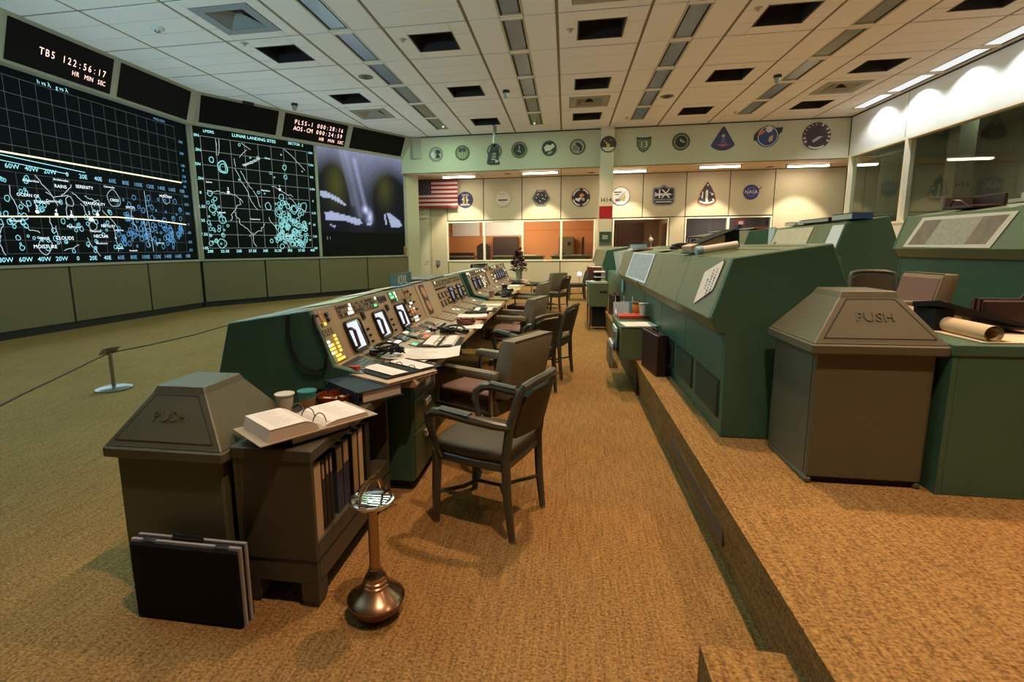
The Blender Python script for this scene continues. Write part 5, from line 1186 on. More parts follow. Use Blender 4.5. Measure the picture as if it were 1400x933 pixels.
# ================================================================== CHAIRS (front towards -x at rz = 0)
def metal_chair(label, loc, rz, arms=True, group=None):
    t = thing('metal_armchair' if arms else 'metal_side_chair', label, 'chair', loc, rz, group); w_ = .205
    for s in (-1, 1):
        b = MB(); b.tube([(-.225, s*.21, 0), (-.218, s*.212, .20), (-.205, s*.214, .415)], [.019, .024, .027], 8); b.build('leg', CHAIRM, t, smooth=True)
        b = MB(); b.tube([(.225, s*.20, 0), (.20, s*.203, .22), (.19, s*.205, .43), (.215, s*.208, .60), (.255, s*.205, .74), (.272, s*.198, .79)], [.018, .023, .025, .024, .022, .018], 8); b.build('leg', CHAIRM, t, smooth=True)
    b = MB(); n = 9
    P = [(-.245, -.14), (-.255, 0), (-.245, .14), (-.205, .225), (0, .232), (.20, .215), (.205, 0), (.20, -.215), (0, -.232), (-.205, -.225)]
    b.prism(P, 'z', .365, .415); b.build('seat_frame', CHAIRM, t, bevel=.01)
    b = MB(); Q = [(x*1.02, y*1.02) for x, y in P]
    b.prism(Q, 'z', .415, .470); o = b.build('seat', CHAIRU, t, bevel=.022, segs=3, smooth=True)
    # curved padded back between the posts
    b = MB(); vs = []; nu, nv = 8, 6
    for side in (0, 1):
        for j in range(nv+1):
            for i in range(nu+1):
                a = -1+2*i/nu; q = j/nv; z = .545+.245*q; x = .208+.30*(z-.545)*.85+.035*(1-a*a)+(.0 if side == 0 else .028)
                corner = 1-.10*max(0, q-.6)/.4*(abs(a)**4); vs.append((x, a*.19*corner, z-(.03*abs(a)**5 if q > .9 else 0)))
    R = (nu+1)*(nv+1); fs = []
    for s_ in (0, 1):
        fs += [(s_*R+j*(nu+1)+i, s_*R+j*(nu+1)+i+1, s_*R+(j+1)*(nu+1)+i+1, s_*R+(j+1)*(nu+1)+i) for j in range(nv) for i in range(nu)]
    bd = [i for i in range(nu+1)]+[(j)*(nu+1)+nu for j in range(1, nv+1)]+[nv*(nu+1)+i for i in range(nu-1, -1, -1)]+[j*(nu+1) for j in range(nv-1, 0, -1)]
    fs += [(bd[k], bd[(k+1) % len(bd)], R+bd[(k+1) % len(bd)], R+bd[k]) for k in range(len(bd))]
    b.add(vs, fs); b.build('backrest', CHAIRU, t, smooth=True)
    b = MB(); b.tube([(.262, -.205, .765), (.282, -.19, .805), (.305, -.12, .822), (.318, 0, .826), (.305, .12, .822), (.282, .19, .805), (.262, .205, .765)], [.019, .022, .022, .022, .022, .022, .019], 8); b.build('top_rail', CHAIRM, t, smooth=True)
    if arms:
        for s in (-1, 1):
            b = MB(); b.tube([(.225, s*.213, .60), (.15, s*.245, .612), (.02, s*.268, .632), (-.12, s*.268, .645), (-.19, s*.262, .638), (-.232, s*.25, .605), (-.235, s*.24, .56), (-.215, s*.232, .49), (-.185, s*.226, .42), (-.17, s*.222, .385)], [.018, .022, .026, .027, .026, .024, .021, .019, .018, .016], 8); b.build('arm', CHAIRM, t, smooth=True)
            b = MB(); b.tube([(.03, s*.268, .654), (-.14, s*.268, .668)], [.024, .024], 8, flat=.45); b.build('arm_cap', CHAIRM, t, smooth=True)
    b = MB(); b.tube([(-.22, -.208, .17), (-.12, -.10, .175), (-.085, 0, .177), (-.12, .10, .175), (-.22, .208, .17)], .011, 6); b.build('stretcher', CHAIRM, t, smooth=True)
    b = MB(); b.tube([(-.085, 0, .177), (.06, 0, .18), (.20, -.195, .185)], .010, 6); b.build('stretcher', CHAIRM, t, smooth=True)
    b = MB(); b.tube([(.06, 0, .18), (.20, .195, .185)], .010, 6); b.build('stretcher', CHAIRM, t, smooth=True)
    for x, y in ((-.225, -.21), (-.225, .21), (.225, -.20), (.225, .20)):
        MB().lathe([(.019, 0), (.019, .012), (0, .014)], 10, (x, y, -.0)).build('glide', STEEL, t, smooth=True)
    return t
def swivel_chair(label, loc, rz, group=None):
    t = thing('swivel_armchair', label, 'chair', loc, rz, group)
    MB().box(-.26, -.245, .325, .25, .245, .435).build('seat_side', mat('seat_side_brown', (.10, .075, .055), .7), t, bevel=.012, segs=2)
    MB().box(-.262, -.247, .43, .24, .247, .475).build('seat', UPHS, t, bevel=.02, segs=3, smooth=True)
    b = MB(); b.prism([(.205, .46), (.335, .46), (.41, .83), (.40, .865), (.30, .865), (.285, .84)], 'y', -.25, .25); b.build('backrest', UPH, t, bevel=.016, segs=2, smooth=True)
    MB().prism([(.195, .47), (.215, .47), (.296, .84), (.276, .835)], 'y', -.235, .235).build('back_cushion', UPHS, t, bevel=.006)
    b = MB(); b.tube([(.30, -.245, .866), (.30, .245, .866)], .005, 6); b.tube([(.405, -.245, .862), (.405, .245, .862)], .005, 6); b.build('piping', mat('piping_brown', (.10, .08, .05), .6), t)
    for s in (-1, 1):
        b = MB(); b.box(-.30, s*.29-.04, .595, .30, s*.29+.04, .655); b.build('armrest', UPH, t, bevel=.018, segs=2, smooth=True)
        b = MB(); b.box(-.285, s*.29-.012, .35, -.262, s*.29+.012, .60); b.box(-.262, s*.29-.012, .35, .25, s*.29+.012, .372); b.box(.228, s*.29-.012, .37, .25, s*.29+.012, .60); b.build('arm_frame', STEEL, t, bevel=.003)
        MB().box(-.01, min(s*.24, s*.29), .345, .03, max(s*.24, s*.29), .37).build('arm_bracket', STEEL, t)
    MB().lathe([(.10, .325), (.10, .30), (.035, .285), (.03, .10), (.045, .085)], 14).build('column', DARKM, t, smooth=True)
    MB().box(.32, -.04, .33, .36, .04, .47).build('back_bracket', DARKM, t)
    for k in range(4):
        a = math.radians(45+90*k); c, s = math.cos(a), math.sin(a)
        b = MB(); b.tube([(.02*c, .02*s, .105), (.15*c, .15*s, .10), (.29*c, .29*s, .075)], [.026, .022, .016], 6); b.build('base_arm', STEEL, t, smooth=True)
        b = MB(); b.lathe([(.0, -.014), (.03, -.014), (.03, .014), (0, .014)], 12); o = b.build('caster', BLACKP, t, smooth=True); o.location = (.29*c, .29*s, .030); o.rotation_euler = (PI/2, 0, a)
        MB().tube([(.29*c, .29*s, .075), (.29*c, .29*s, .035)], .008, 6).build('caster_stem', DARKM, t)
    return t
R_ = math.radians
c1 = metal_chair('nearest dark metal armchair with looped arms on the aisle carpet', (-.388, 2.567, 0), R_(-19.5))
c2 = swivel_chair('nearest swivel armchair, mauve seat and square tan back', (-.56, 3.55, 0), R_(-27))
c3 = dup(c1, (-.38, 4.95, 0), R_(-36), 'dark green rounded back armchair just behind the nearest swivel chair')
side = metal_chair('dark metal chair without arms standing in the aisle', (-.18, 5.74, 0), R_(-17), arms=False)
dup(c2, (-.66, 6.22, 0), R_(-16), 'second swivel armchair, pulled up to the desk end before the gap')
dup(c2, (-.70, 8.80, 0), R_(-12), 'third swivel armchair at the console with the pink cup')
dup(c2, (-.42, 12.3, 0), R_(-42), 'farthest swivel armchair, turned away near the flower vase')
dup(side, (-.22, 11.45, 0), R_(-25), 'dark armless chair beside the farthest swivel chair')
dup(side, (.32, 14.3, 0), R_(4), 'dark armless chair facing left near the back wall', None)
dup(c2, (2.72, 4.85, P1), R_(0), 'mauve swivel armchair behind the right waste bin')
dup(c1, (3.22, 5.75, P1), R_(80), 'glossy dark armchair half hidden beside the mauve chair on the platform')
# ================================================================== PAPERS, BINDERS, CLUTTER
def sheet(label, x, y, z, w_, d_, rz, m=PAPER, curl=0., cat='paper', name='paper_sheet', th=.0015, marks=0, group=None):
    o = thing(name, label, cat, (x, y, z), rz, group) if marks else None
    b = MB(); n = 6; vs = []
    for t_ in (0, th):
        for j in range(2):
            for i in range(n+1):
                a = i/n; vs.append(((a-.5)*w_, (j-.5)*d_, t_+curl*max(0, (abs(a-.5)*2-.4)/.6)**2*(1 if a > .5 else .5)))
    fs = [(i+1, i, n+1+i, n+2+i) for i in range(n)]+[(2*n+2+i, 2*n+3+i, 3*n+4+i, 3*n+3+i) for i in range(n)]
    k = 2*n+2
    fs += [(i, i+1, k+i+1, k+i) for i in range(n)]+[(n+1+i+1, n+1+i, k+n+1+i, k+n+1+i+1) for i in range(n)]+[(0, k, k+n+1, n+1), (n, 2*n+1, k+2*n+1, k+n)]
    b.add(vs, fs)
    if not marks:
        s = b.build(name, m, loc=(x, y, z)); s.rotation_euler = (0, 0, rz); tag(s, label, cat, group); return s
    b.build('sheet', m, o)
    q = MB(); rr = random.Random(int(abs(x*991+y*77)))
    for i in range(marks): 
        yy = d_*.42-d_*.84*i/max(1, marks-1); x0 = -w_*.32; L = rr.uniform(.3, .62)*w_
        q.box(x0, yy-.0015, th+.0002, x0+L, yy+.0015, th+.0006)
    q.build('print', mat('faint_print', (.42, .38, .34), .8), o, kind='stuff'); return o
def open_binder(label, x, y, z, rz, w_, d_, cov, hl, hr, rings=3, name='open_binder', lm=PAPER, rm=PAPER, tilt=0.):
    """open ring binder lying flat: local x runs across the spine"""
    t = thing(name, label, 'binder', (x, y, z), rz); t.rotation_euler = (0, tilt, rz)
    MB().box(-w_/2, -d_/2, 0, -.02, d_/2, .004).build('cover', cov, t); MB().box(.02, -d_/2, 0, w_/2, d_/2, .004).build('cover', cov, t)
    MB().box(-.02, -d_/2, 0, .02, d_/2, .005).build('spine', cov, t)
    e = .018
    for s, h_, pm in ((-1, hl, lm), (1, hr, rm)):
        x0, x1 = (.012, w_/2-.035) if s > 0 else (-w_/2+.035, -.012)
        if h_ > .008:
            p = MB(); out = x1 if s > 0 else x0; inn = x0 if s > 0 else x1
            p.prism([(inn, .005), (out-s*.0, .005), (out-s*.012, .005+h_), (inn+s*.05, .005+h_), (inn+s*.012, .005+h_*.55)], 'y', -d_/2+e, d_/2-e); p.build('page_block', PAPERE, t)
        q = MB(); z1 = .0052+h_
        out = x1 if s > 0 else x0; inn = x0 if s > 0 else x1
        q.prism([(inn+s*.03, z1-h_*.25), (inn+s*.06, z1), (out-s*.012, z1), (out-s*.012, z1+.0015), (inn+s*.06, z1+.0015), (inn+s*.03, z1-h_*.25+.0015)], 'y', -d_/2+e-.002, d_/2-e+.002); q.build('top_page', pm, t)
        r2 = MB(); rr = random.Random(int(abs(x*333+y*71+s)))
        for i in range(13): 
            yy = d_/2-e-.02-i*(d_-2*e-.04)/12; a0 = min(inn+s*.08, out-s*.04); a1 = max(inn+s*.08, out-s*.04); r2.box(a0, yy-.001, z1+.0016, a0+(a1-a0)*rr.uniform(.5, 1), yy+.001, z1+.0019)
        r2.build('print', mat('faint_print', (.42, .38, .34), .8), t, kind='stuff')
    hh = max(hl, hr, .018)
    for i in range(rings):
        yy = (i-(rings-1)/2)*d_*.36; b = MB(); b.tube([(.026*math.cos(a)*1.25, yy, .006+(hh+.012)*math.sin(a)) for a in [PI*k/8 for k in range(9)]], .0024, 6); b.build('ring', mat('ring_metal', (.25, .22, .18), .25, metal=1.), t, smooth=True)
    return t
def closed_binder(label, x, y, z, rz, w_, d_, th, cov, dots=False, name='closed_binder', open_up=0.):
    """binder lying on its side, spine at local -x"""
    t = thing(name, label, 'binder', (x, y, z), rz)
    MB().box(-w_/2, -d_/2, 0, w_/2, d_/2, .004).build('cover', cov, t)
    a = open_up; MB().prism([(-w_/2, th-.004), (w_/2, th-.004+a), (w_/2, th+a), (-w_/2, th)], 'y', -d_/2, d_/2).build('cover', cov, t)
    MB().box(-w_/2-.004, -d_/2, 0, -w_/2, d_/2, th).build('spine', cov, t)
    MB().box(-w_/2+.03, -d_/2+.012, .006, w_/2-.012, d_/2-.012, th-.008).build('page_block', PAPERE, t)
    if dots:
        b = MB()
        for yy in (-.42, 0, .42):
            for z_ in (.15, .85): b.box(-w_/2-.0065, yy*d_-.005, th*z_-.005, -w_/2-.004, yy*d_+.005, th*z_+.005)
        b.box(-w_/2-.0055, -d_/2, .0, -w_/2-.004, d_/2, .003); b.build('rivet_set', STEEL, t, kind='stuff')
        b = MB()
        for q in (-.2, .2): b.tube([(-w_/2+.02+.012*math.cos(a_), -d_/2+.02, th*.45+th*.38*math.sin(a_)) for a_ in [2*PI*k/10 for k in range(10)]], .002, 5, closed=True)
        b.build('ring', STEEL, t)
    return t
def cup(label, x, y, z, r0, r1, h_, m, inner, name='cup', band=None):
    t = thing(name, label, 'cup', (x, y, z))
    MB().lathe([(r0, 0), (r0*.6+r1*.4, h_*.4), (r1, h_), (r1+.003, h_), (r1+.003, h_-.006)], 24).build('wall', m, t, smooth=True)
    MB().lathe([(r1-.001, h_-.001), (r0*.95, .008), (0, .008)], 24).build('inside', inner, t, smooth=True)
    if band: MB().lathe([(r0+.0012, .002), (r0*.45+r1*.55+.0012, h_*.55)], 24).build('band', band, t, smooth=True)
    return t
BLKC = mat('binder_black', (.010, .010, .011), .7, spec=.2); NAVC = mat('binder_navy', (.010, .017, .028), .65, spec=.25)
ZC1 = .6855
# ---- on the left cabinet
open_binder('large open ring binder with thick white pages on the cabinet top', -1.085, 1.915, ZC1+.042, R_(55), .52, .28, CARD, .046, .016, rings=3)
closed_binder('thin black binder lying under the open ring binder', -1.10, 1.92, ZC1, R_(57), .30, .26, .038, BLKC)
cup('white foam cup beside the teal cup on the cabinet', -1.345, 2.17, ZC1+.0, .032, .044, .085, mat('foam_white', (.72, .68, .58), .6), mat('foam_in', (.6, .56, .48), .6))
cup('teal plastic cup with a tan lower half on the cabinet', -1.262, 2.235, ZC1, .033, .044, .085, mat('teal_plastic', (.06, .30, .27), .35), mat('teal_in', (.04, .22, .20), .4), 'cup', mat('teal_tan', (.38, .20, .09), .45))
AMB = mat('amber_glass', (.35, .07, .01), .08, trans=.7)
def ashtray(label, x, y, z, r, m):
    t = thing('ashtray', label, 'ashtray', (x, y, z))
    MB().lathe([(r*.82, 0), (r, r*.18), (r*1.02, r*.5), (r*.86, r*.5), (r*.74, r*.18), (0, r*.14)], 28).build('dish', m, t, smooth=True)
    for k in range(4):
        a = PI/4+PI/2*k; b = MB(); b.tube([(r*.80*math.cos(a), r*.80*math.sin(a), r*.53), (r*1.06*math.cos(a), r*1.06*math.sin(a), r*.53)], r*.07, 8); b.build('cigarette_notch', BLACKP, t, smooth=True)
    b = MB(); rr = random.Random(int(x*100+y*10))
    for i in range(7): a = rr.uniform(0, 6.3); b.cbox((r*.4*math.cos(a), r*.4*math.sin(a), r*.24), (.045, .008, .008), a)
    b.build('cigarette_ends', mat('butt_tan', (.7, .5, .3), .8), t, kind='stuff'); return t
ashtray('round amber glass ashtray behind the cups on the cabinet', -1.165, 2.32, ZC1, .088, AMB)
closed_binder('thick navy binder with white rivets lying at the far end of the cabinet', -1.074, 2.50, ZC1, R_(53), .27, .36, .066, NAVC, dots=True)
# ---- nearest desk
ZD = .7478
t = closed_binder('thin black folder sticking over the near corner of the desk', -.97, 2.68, ZD, R_(60), .36, .36, .016, mat('folder_buff', (.45, .32, .2), .7))
open_binder('open black ring binder with small pages at the near desk end', -.965, 2.755, ZD+.020, R_(56), .40, .33, BLKC, .004, .004, rings=3)
o = MB().box(-.05, -.012, 0, .05, .012, .02).build('red_tag', mat('red_fabric', (.5, .03, .01), .6), loc=(-1.205, 2.655, ZD+.028)); o.rotation_euler = (0, -.1, R_(-25)); tag(o, 'small red and orange tag at the near desk end', 'tag')
sheet('large curling white chart sheet hanging over the desk edge', -.935, 3.17, ZD+.02, .50, .34, R_(10), curl=.02, marks=12)
sheet('white sheet under the large curling chart', -1.0, 3.06, ZD+.008, .30, .28, R_(-14), curl=.004, marks=6)
def headset(label, x, y, z, rz, s=1., seed=1):
    t = thing('headset', label, 'headset', (x, y, z), rz); rr = random.Random(seed)
    b = MB(); b.tube([(.085*s*math.cos(a), .07*s*math.sin(a), .025+.03*math.sin(a)) for a in [PI*k/10 for k in range(11)]], .008*s, 6); b.build('headband', BLACKP, t, smooth=True)
    for q in (-1, 1): MB().lathe([(0, 0), (.028*s, 0), (.032*s, .012), (.028*s, .03), (0, .032)], 14, (q*.085*s, 0, 0)).build('ear_cup', BLACKP, t, smooth=True)
    b = MB(); P = []
    for k in range(26): P.append((rr.uniform(-.10, .12)*s, rr.uniform(-.10, .06)*s, .008+.018*(k % 3)))
    b.tube(P, .006*s, 5); b.build('cord', BLACK, t, smooth=True)
    b = MB(); b.tube([(-.085*s, 0, .02), (-.11*s, -.05*s, .015), (-.06*s, -.10*s, .012)], .004, 5); b.build('microphone_boom', BLACK, t)
    return t
headset('black headset and tangled cord on the keyset', -1.14, 3.05, ZD+.045, .6, 1.0, 4)
open_binder('flat open binder of white pages in the middle of the desk', -.94, 3.70, ZD, R_(5), .31, .42, BLKC, .012, .012, rings=3)
b = MB(); b.cbox((0, 0, .004), (.05, .012, .008)); b.cbox((.065, .002, .004), (.055, .012, .008)); o = b.build('pen', BLACKP, loc=(-.90, 3.425, ZD)); tag(o, 'black pens lying before the flat open binder', 'pen')
b = MB(); b.tube([(-.09, 0, .006), (.09, .02, .006)], .006, 6); o = b.build('pencil', DARKM, loc=(-.90, 2.93, ZD), smooth=True); o.rotation_euler = (0, 0, .3); tag(o, 'dark pencil on the near desk between the papers', 'pencil')
def handset(label, x, y, z, rz):
    t = thing('telephone_handset', label, 'handset', (x, y, z), rz)
    MB().lathe([(0, 0), (.028, 0), (.03, .02), (.024, .035), (0, .036)], 14, (-.085, 0, 0)).build('earpiece', BLACKP, t, smooth=True); MB().lathe([(0, 0), (.028, 0), (.03, .02), (.024, .035), (0, .036)], 14, (.085, 0, 0)).build('mouthpiece', BLACKP, t, smooth=True)
    b = MB(); b.tube([(-.085, 0, .03), (0, 0, .045), (.085, 0, .03)], .014, 8); b.build('grip', BLACKP, t, smooth=True)
    b = MB(); b.tube([(.10+.05*math.cos(k*.9), .02+.014*k*.4-.03, .014+.01*math.sin(k*2.)) for k in range(14)], .006, 5); b.build('cord', BLACK, t, smooth=True)
    MB().box(-.055, -.016, .038, -.015, .016, .05).build('label_patch', PAPER, t); return t
handset('black telephone handset with a white patch behind the open binder', -1.06, 4.10, ZD, .1)
headset('black headset heap beside the telephone handset', -.93, 4.12, ZD, .2, 1.1, 9)
ashtray('dark red glass ashtray on the second console desk', -.93, 4.62, ZD, .09, mat('red_brown_glass', (.16, .025, .015), .1, trans=.4))
sheet('white sheet under the dark red ashtray', -.86, 4.50, ZD-.0005, .22, .26, R_(4))
closed_binder('red edged folder lying by the second swivel chair', -.93, 5.0, ZD, R_(6), .30, .21, .018, mat('folder_red', (.45, .05, .03), .5))
sheet('white sheet on the red edged folder', -.95, 5.08, ZD+.02, .30, .24, R_(8), curl=.006)
closed_binder('black binder at the middle of the second console desk', -.98, 5.42, ZD, R_(8), .30, .12, .02, BLKC)
open_binder('open white notebook before the two dim monitors', -.94, 5.75, ZD, R_(4), .30, .34, BLKC, .006, .006, rings=2)
sheet('long white sheet at the far end of the second console desk', -.98, 6.28, ZD, .36, .22, R_(3), marks=5)
b = MB(); b.box(-.11, -.17, 0, .11, .17, .012); o = b.build('black_pad', BLACKP, loc=(-1.09, 6.02, ZD+.0)); tag(o, 'flat black pad beside the open white notebook', 'pad')
headset('headset on the shelf of the third console', -.93, 7.55, ZD+.002, .3, 1.2, 12)
cup('pink plastic cup on the third console desk', -1.06, 7.22, ZD, .034, .044, .10, mat('pink_plastic', (.48, .27, .22), .4), mat('pink_in', (.4, .2, .17), .5))
headset('headset heap by the pink cup', -.86, 7.35, ZD, 1.3, 1.2, 15)
cup('dark mug on the third console desk', -1.02, 8.45, ZD, .045, .05, .10, BLACKP, BLACK, 'mug')
ashtray('dark ashtray before the dark mug', -.93, 8.2, ZD, .09, mat('dark_glass', (.05, .02, .015), .15))
sheet('tan sheet at the third console', -.90, 8.75, ZD, .25, .4, 0, mat('tan_sheet', (.55, .42, .26), .8)); sheet('white sheet by the dark mug', -1.05, 8.75, ZD+.003, .2, .3, .2)
sheet('white sheet at the farthest console', -1.02, 9.6, ZD, .3, .35, .1); closed_binder('pinkish folder on the farthest console', -.90, 10.1, ZD, .1, .25, .3, .03, mat('folder_pink', (.4, .2, .18), .6)); closed_binder('black binder on the farthest console', -1.0, 10.45, ZD, 0, .3, .25, .035, BLKC)
headset('headset on the farthest console', -.95, 9.95, ZD+.0, .4, 1.1, 21)
# flower vase
t = thing('flower_vase', 'pale vase of dark red roses at the far desk end', 'vase', (-1.0, 10.85, ZD))
MB().lathe([(.05, 0), (.055, .02), (.06, .16), (.095, .24), (.10, .26), (.09, .255)], 20).build('vase', mat('vase_glass', (.45, .47, .40), .2), t, smooth=True)
rf = random.Random(8); LEAF = mat('rose_leaf', (.012, .03, .012), .6); ROSE = mat('rose_red', (.12, .008, .014), .6)
b = MB()
for i in range(260):
    a = rf.uniform(0, 6.3); q = rf.uniform(0, 1); r = .20*(1-q*.62)*rf.uniform(.35, 1); z = .22+.42*q; c, s = math.cos(a), math.sin(a)
    p = Vector((r*c, r*s, z)); d = Vector((c, s, rf.uniform(-.5, .6))).normalized()*rf.uniform(.06, .10); w_ = Vector((-s, c, rf.uniform(-.5, .5)))*.03
    b.add([tuple(p-d*.4), tuple(p+w_), tuple(p+d*.7), tuple(p-w_)], [(0, 1, 2, 3)])
b.build('leaves', LEAF, t, kind='stuff')
for i, (x, y, z) in enumerate(((-.04, -.06, .66), (.05, -.05, .58), (-.08, -.08, .52), (.10, -.08, .47), (0, -.12, .44), (-.13, -.06, .42), (.05, -.13, .36), (.14, -.05, .36), (-.06, -.13, .34), (.02, .03, .70), (-.05, .02, .60))):
    MB().lathe([(0, -.03), (.03, -.025), (.046, .0), (.040, .03), (.022, .036), (.03, .02), (0, .03)], 8, (x, y, z)).build('rose', ROSE, t, smooth=True)
# ---- on top of the front row consoles
def topz(x, base=0., R=R1): return base+1.12+(x-R+.64)*.15+.008     # height of the sloping top at x
def on_top(o, base=0.): o.rotation_euler = (0, -math.atan(.15), o.rotation_euler[2])
for lb, x, y, w_, d_, rz, m, dz in (('long pale green sheet on the nearest console top', -1.62, 3.45, .25, .85, .05, mat('sheet_green', (.45, .55, .35), .8), 0), ('white sheet heap on the nearest console top', -1.66, 3.95, .26, .6, -.03, PAPER, .006), ('cream sheet on the nearest console top', -1.60, 4.2, .2, .3, .1, mat('sheet_cream', (.62, .48, .30), .8), .012), ('blue sheet beside the teal sign', -1.58, 4.62, .22, .55, .06, mat('sheet_blue', (.10, .22, .42), .7), .002), ('pinkish sheet before the teal sign', -1.52, 4.95, .14, .3, .05, mat('sheet_pink', (.60, .45, .38), .8), .01), ('white sheet on the second console top', -1.60, 6.45, .25, .5, 0, PAPER, .004)):
    s = sheet(lb, x, y, topz(x)+dz, w_, d_, rz, m); on_top(s)
t = thing('desk_sign', 'teal sign card with pale handwritten letters on the console top', 'sign', (-1.64, 4.86, topz(-1.64)-.002))
MB().box(-.006, -.33, 0, .006, .33, .125).build('card', mat('teal_card', (.035, .15, .16), .5), t)
b = MB(); b.text('KSVL', .13, (.0075, .03, .055), (0, 1, 0), (0, 0, 1)); b.build('lettering', mat('chalk', (.7, .75, .72), .8), t)
b = MB(); b.box(-.014, -.28, 0, .03, .28, .006); b.build('foot', mat('teal_card', (.035, .15, .16), .5), t)
closed_binder('dark brown folder lying on top behind the teal sign', -1.62, 5.65, topz(-1.62)+.006, R_(2), .30, .85, .03, mat('folder_brown', (.07, .035, .03), .5))
closed_binder('black binder with a white top sheet on the third console top', -1.60, 9.4, topz(-1.6)+.004, R_(2), .28, .5, .06, BLKC)
s = sheet('white sheet lying on the black binder, third console top', -1.56, 9.3, topz(-1.56)+.08, .26, .55, .0); on_top(s)
s = sheet('long white sheet on the third console top', -1.62, 8.2, topz(-1.62), .28, 1.3, 0); on_top(s)

# ---- second row: things on its back and top
def back_frame(R, P):
    a = Vector((R-1.24, 0, P+.70)); v = Vector((.10, 0, .345)).normalized(); n = Vector((-v.z, 0, v.x))
    return lambda y, q, o=0.: Vector((a.x, y, a.z))+v*q+n*o
def back_sheet(label, F, quad, m, name='wall_chart', parts=None, cat='chart'):
    t = thing(name, label, cat, (0, 0, 0)); b = MB()
    P = [F(y, q, .004) for y, q in quad]+[F(y, q, .006) for y, q in quad]
    b.add([tuple(p) for p in P], [(3, 2, 1, 0), (4, 5, 6, 7), (0, 1, 5, 4), (1, 2, 6, 5), (2, 3, 7, 6), (3, 0, 4, 7)]); b.build('sheet', m, t); return t
F2 = back_frame(R2, P1); F3 = back_frame(R3, P2)
t = back_sheet('white paper sign with handwriting pinned askew on the green console back', F2, [(3.13, .16), (3.10, .345), (3.42, .255), (3.42, .04)], PAPER, 'paper_sign', cat='sign')
b = MB(); rr = random.Random(4)
yv = (F2(4, .1)-F2(3, .1)).normalized(); vv = (F2(3, .3)-F2(3, .1)).normalized()
for r_ in range(3):
    for k in range((9, 10, 4)[r_]):
        c = F2(3.17+.06*r_+.0*k, .285-.0-.018*k-.012*r_-.05*(r_ == 2), .0068); a = vv*rr.uniform(.004, .008); d = yv*rr.uniform(.008, .014)
        b.add([tuple(c-a-d), tuple(c+a-d), tuple(c+a+d), tuple(c-a+d)], [(0, 1, 2, 3)])
b.build('handwriting', mat('pen_ink', (.12, .12, .16), .8), t, kind='stuff')
b = MB(); b.tube([tuple(F2(3.105, .338, .004)), tuple(F2(3.105, .338, .014))], .006, 8); b.build('pin', STEEL, t)
CH = mat('pale_chart', (.52, .56, .62), .8, noise=.22, nscale=60)
t = back_sheet('pale grey printed chart sheet on the second console back', F2, [(5.45, .03), (5.42, .35), (7.10, .352), (7.15, .012)], PAPERB, 'chart_sheet')
b = MB(); P = [F2(y, q, .0066) for y, q in ((5.52, .05), (5.50, .335), (7.02, .335), (7.06, .03))]; b.poly([tuple(p) for p in P]); b.build('printed_area', mat('chart_print', (.34, .38, .44), .85, noise=.8, nscale=26, stretch=(1, 1, 3)), t)
# items on the top
def topz2(x, R=R2, P=P1): return P+1.12+(x-R+.64)*.15+.008
x0 = 1.16
t = thing('page_binder', 'black binder with a thick tan page block propped on the green console top', 'binder', (1.06, 4.05, topz2(1.06)+.004)); t.rotation_euler = (0, -math.atan(.15), R_(6))
MB().cbox((-.03, 0, .055), (.25, .22, .055), 0, R_(-12)).build('page_block', mat('tan_pages', (.55, .40, .27), .75), t)
MB().box(-.16, -.13, 0, .18, .13, .006).build('cover', BLKC, t)
MB().cbox((.035, 0, .098), (.28, .25, .008), 0, R_(-13)).build('cover', BLKC, t)
MB().prism([(.07, .006), (.18, .006), (.19, .125), (.10, .105)], 'y', -.12, .12).build('spine', BLKC, t)
t = thing('rolled_tube', 'rolled white chart with a light blue end on the green console top', 'tube', (1.03, 3.70, topz2(1.03)+.030)); t.rotation_euler = (0, -math.atan(.15), R_(4))
b = MB(); b.tube([(-.10, 0, 0), (.13, .0, 0)], .026, 14); b.build('roll', PAPER, t, smooth=True); b = MB(); b.tube([(-.145, 0, 0), (-.10, 0, 0)], .031, 14); b.build('end_cap', mat('light_blue_cap', (.28, .48, .60), .5), t, smooth=True)
headset('black headset on the green console top', 1.10, 4.95, topz2(1.1), .2, 1.3, 31)
sheet('pinkish white sheet beside the headset on the green console top', 1.03, 5.5, topz2(1.03)+.004, .14, .5, 0, mat('sheet_lilac', (.6, .5, .52), .8))
t = thing('small_flag_plaque', 'small framed red, white and blue plaque on the console top', 'plaque', (1.3, 5.4, topz2(1.3)-.003), R_(8))
MB().box(-.085, -.01, 0, .085, .01, .095).build('frame', BLACKP, t); MB().box(-.072, -.013, .012, .072, -.01, .083).build('picture', mat('plaque_pink', (.62, .42, .40), .6), t); MB().box(-.065, -.015, .045, -.012, -.013, .078).build('canton', pc_(NAVY), t)
b = MB()
for i in range(3): b.box(-.005, -.015, .022+.02*i, .068, -.013, .032+.02*i)
b.build('stripe', pc_((.40, .05, .06)), t)
t = thing('model_spacecraft', 'small white spacecraft model on a stand on the console top', 'model', (1.10, 6.9, topz2(1.1)-.0)); t.scale = (.55, .55, .75)
MB().lathe([(.05, 0), (.05, .012), (.01, .02), (.008, .12), (0, .12)], 12).build('stand', mat('model_white', (.70, .60, .50), .5), t, smooth=True)
b = MB(); b.tube([(0, -.15, .15), (0, -.08, .16), (0, .06, .17), (0, .17, .185)], [.012, .035, .04, .02], 10); b.build('hull', mat('model_white', (.70, .60, .50), .5), t, smooth=True)
b = MB(); b.add([(-.16, .09, .165), (.16, .09, .165), (0, -.05, .17), (0, -.05, .16)], [(0, 1, 2), (0, 3, 1)]); b.add([(0, .08, .20), (0, .17, .20), (0, .19, .27)], [(0, 1, 2)]); b.build('wing', mat('model_white', (.70, .60, .50), .5), t)
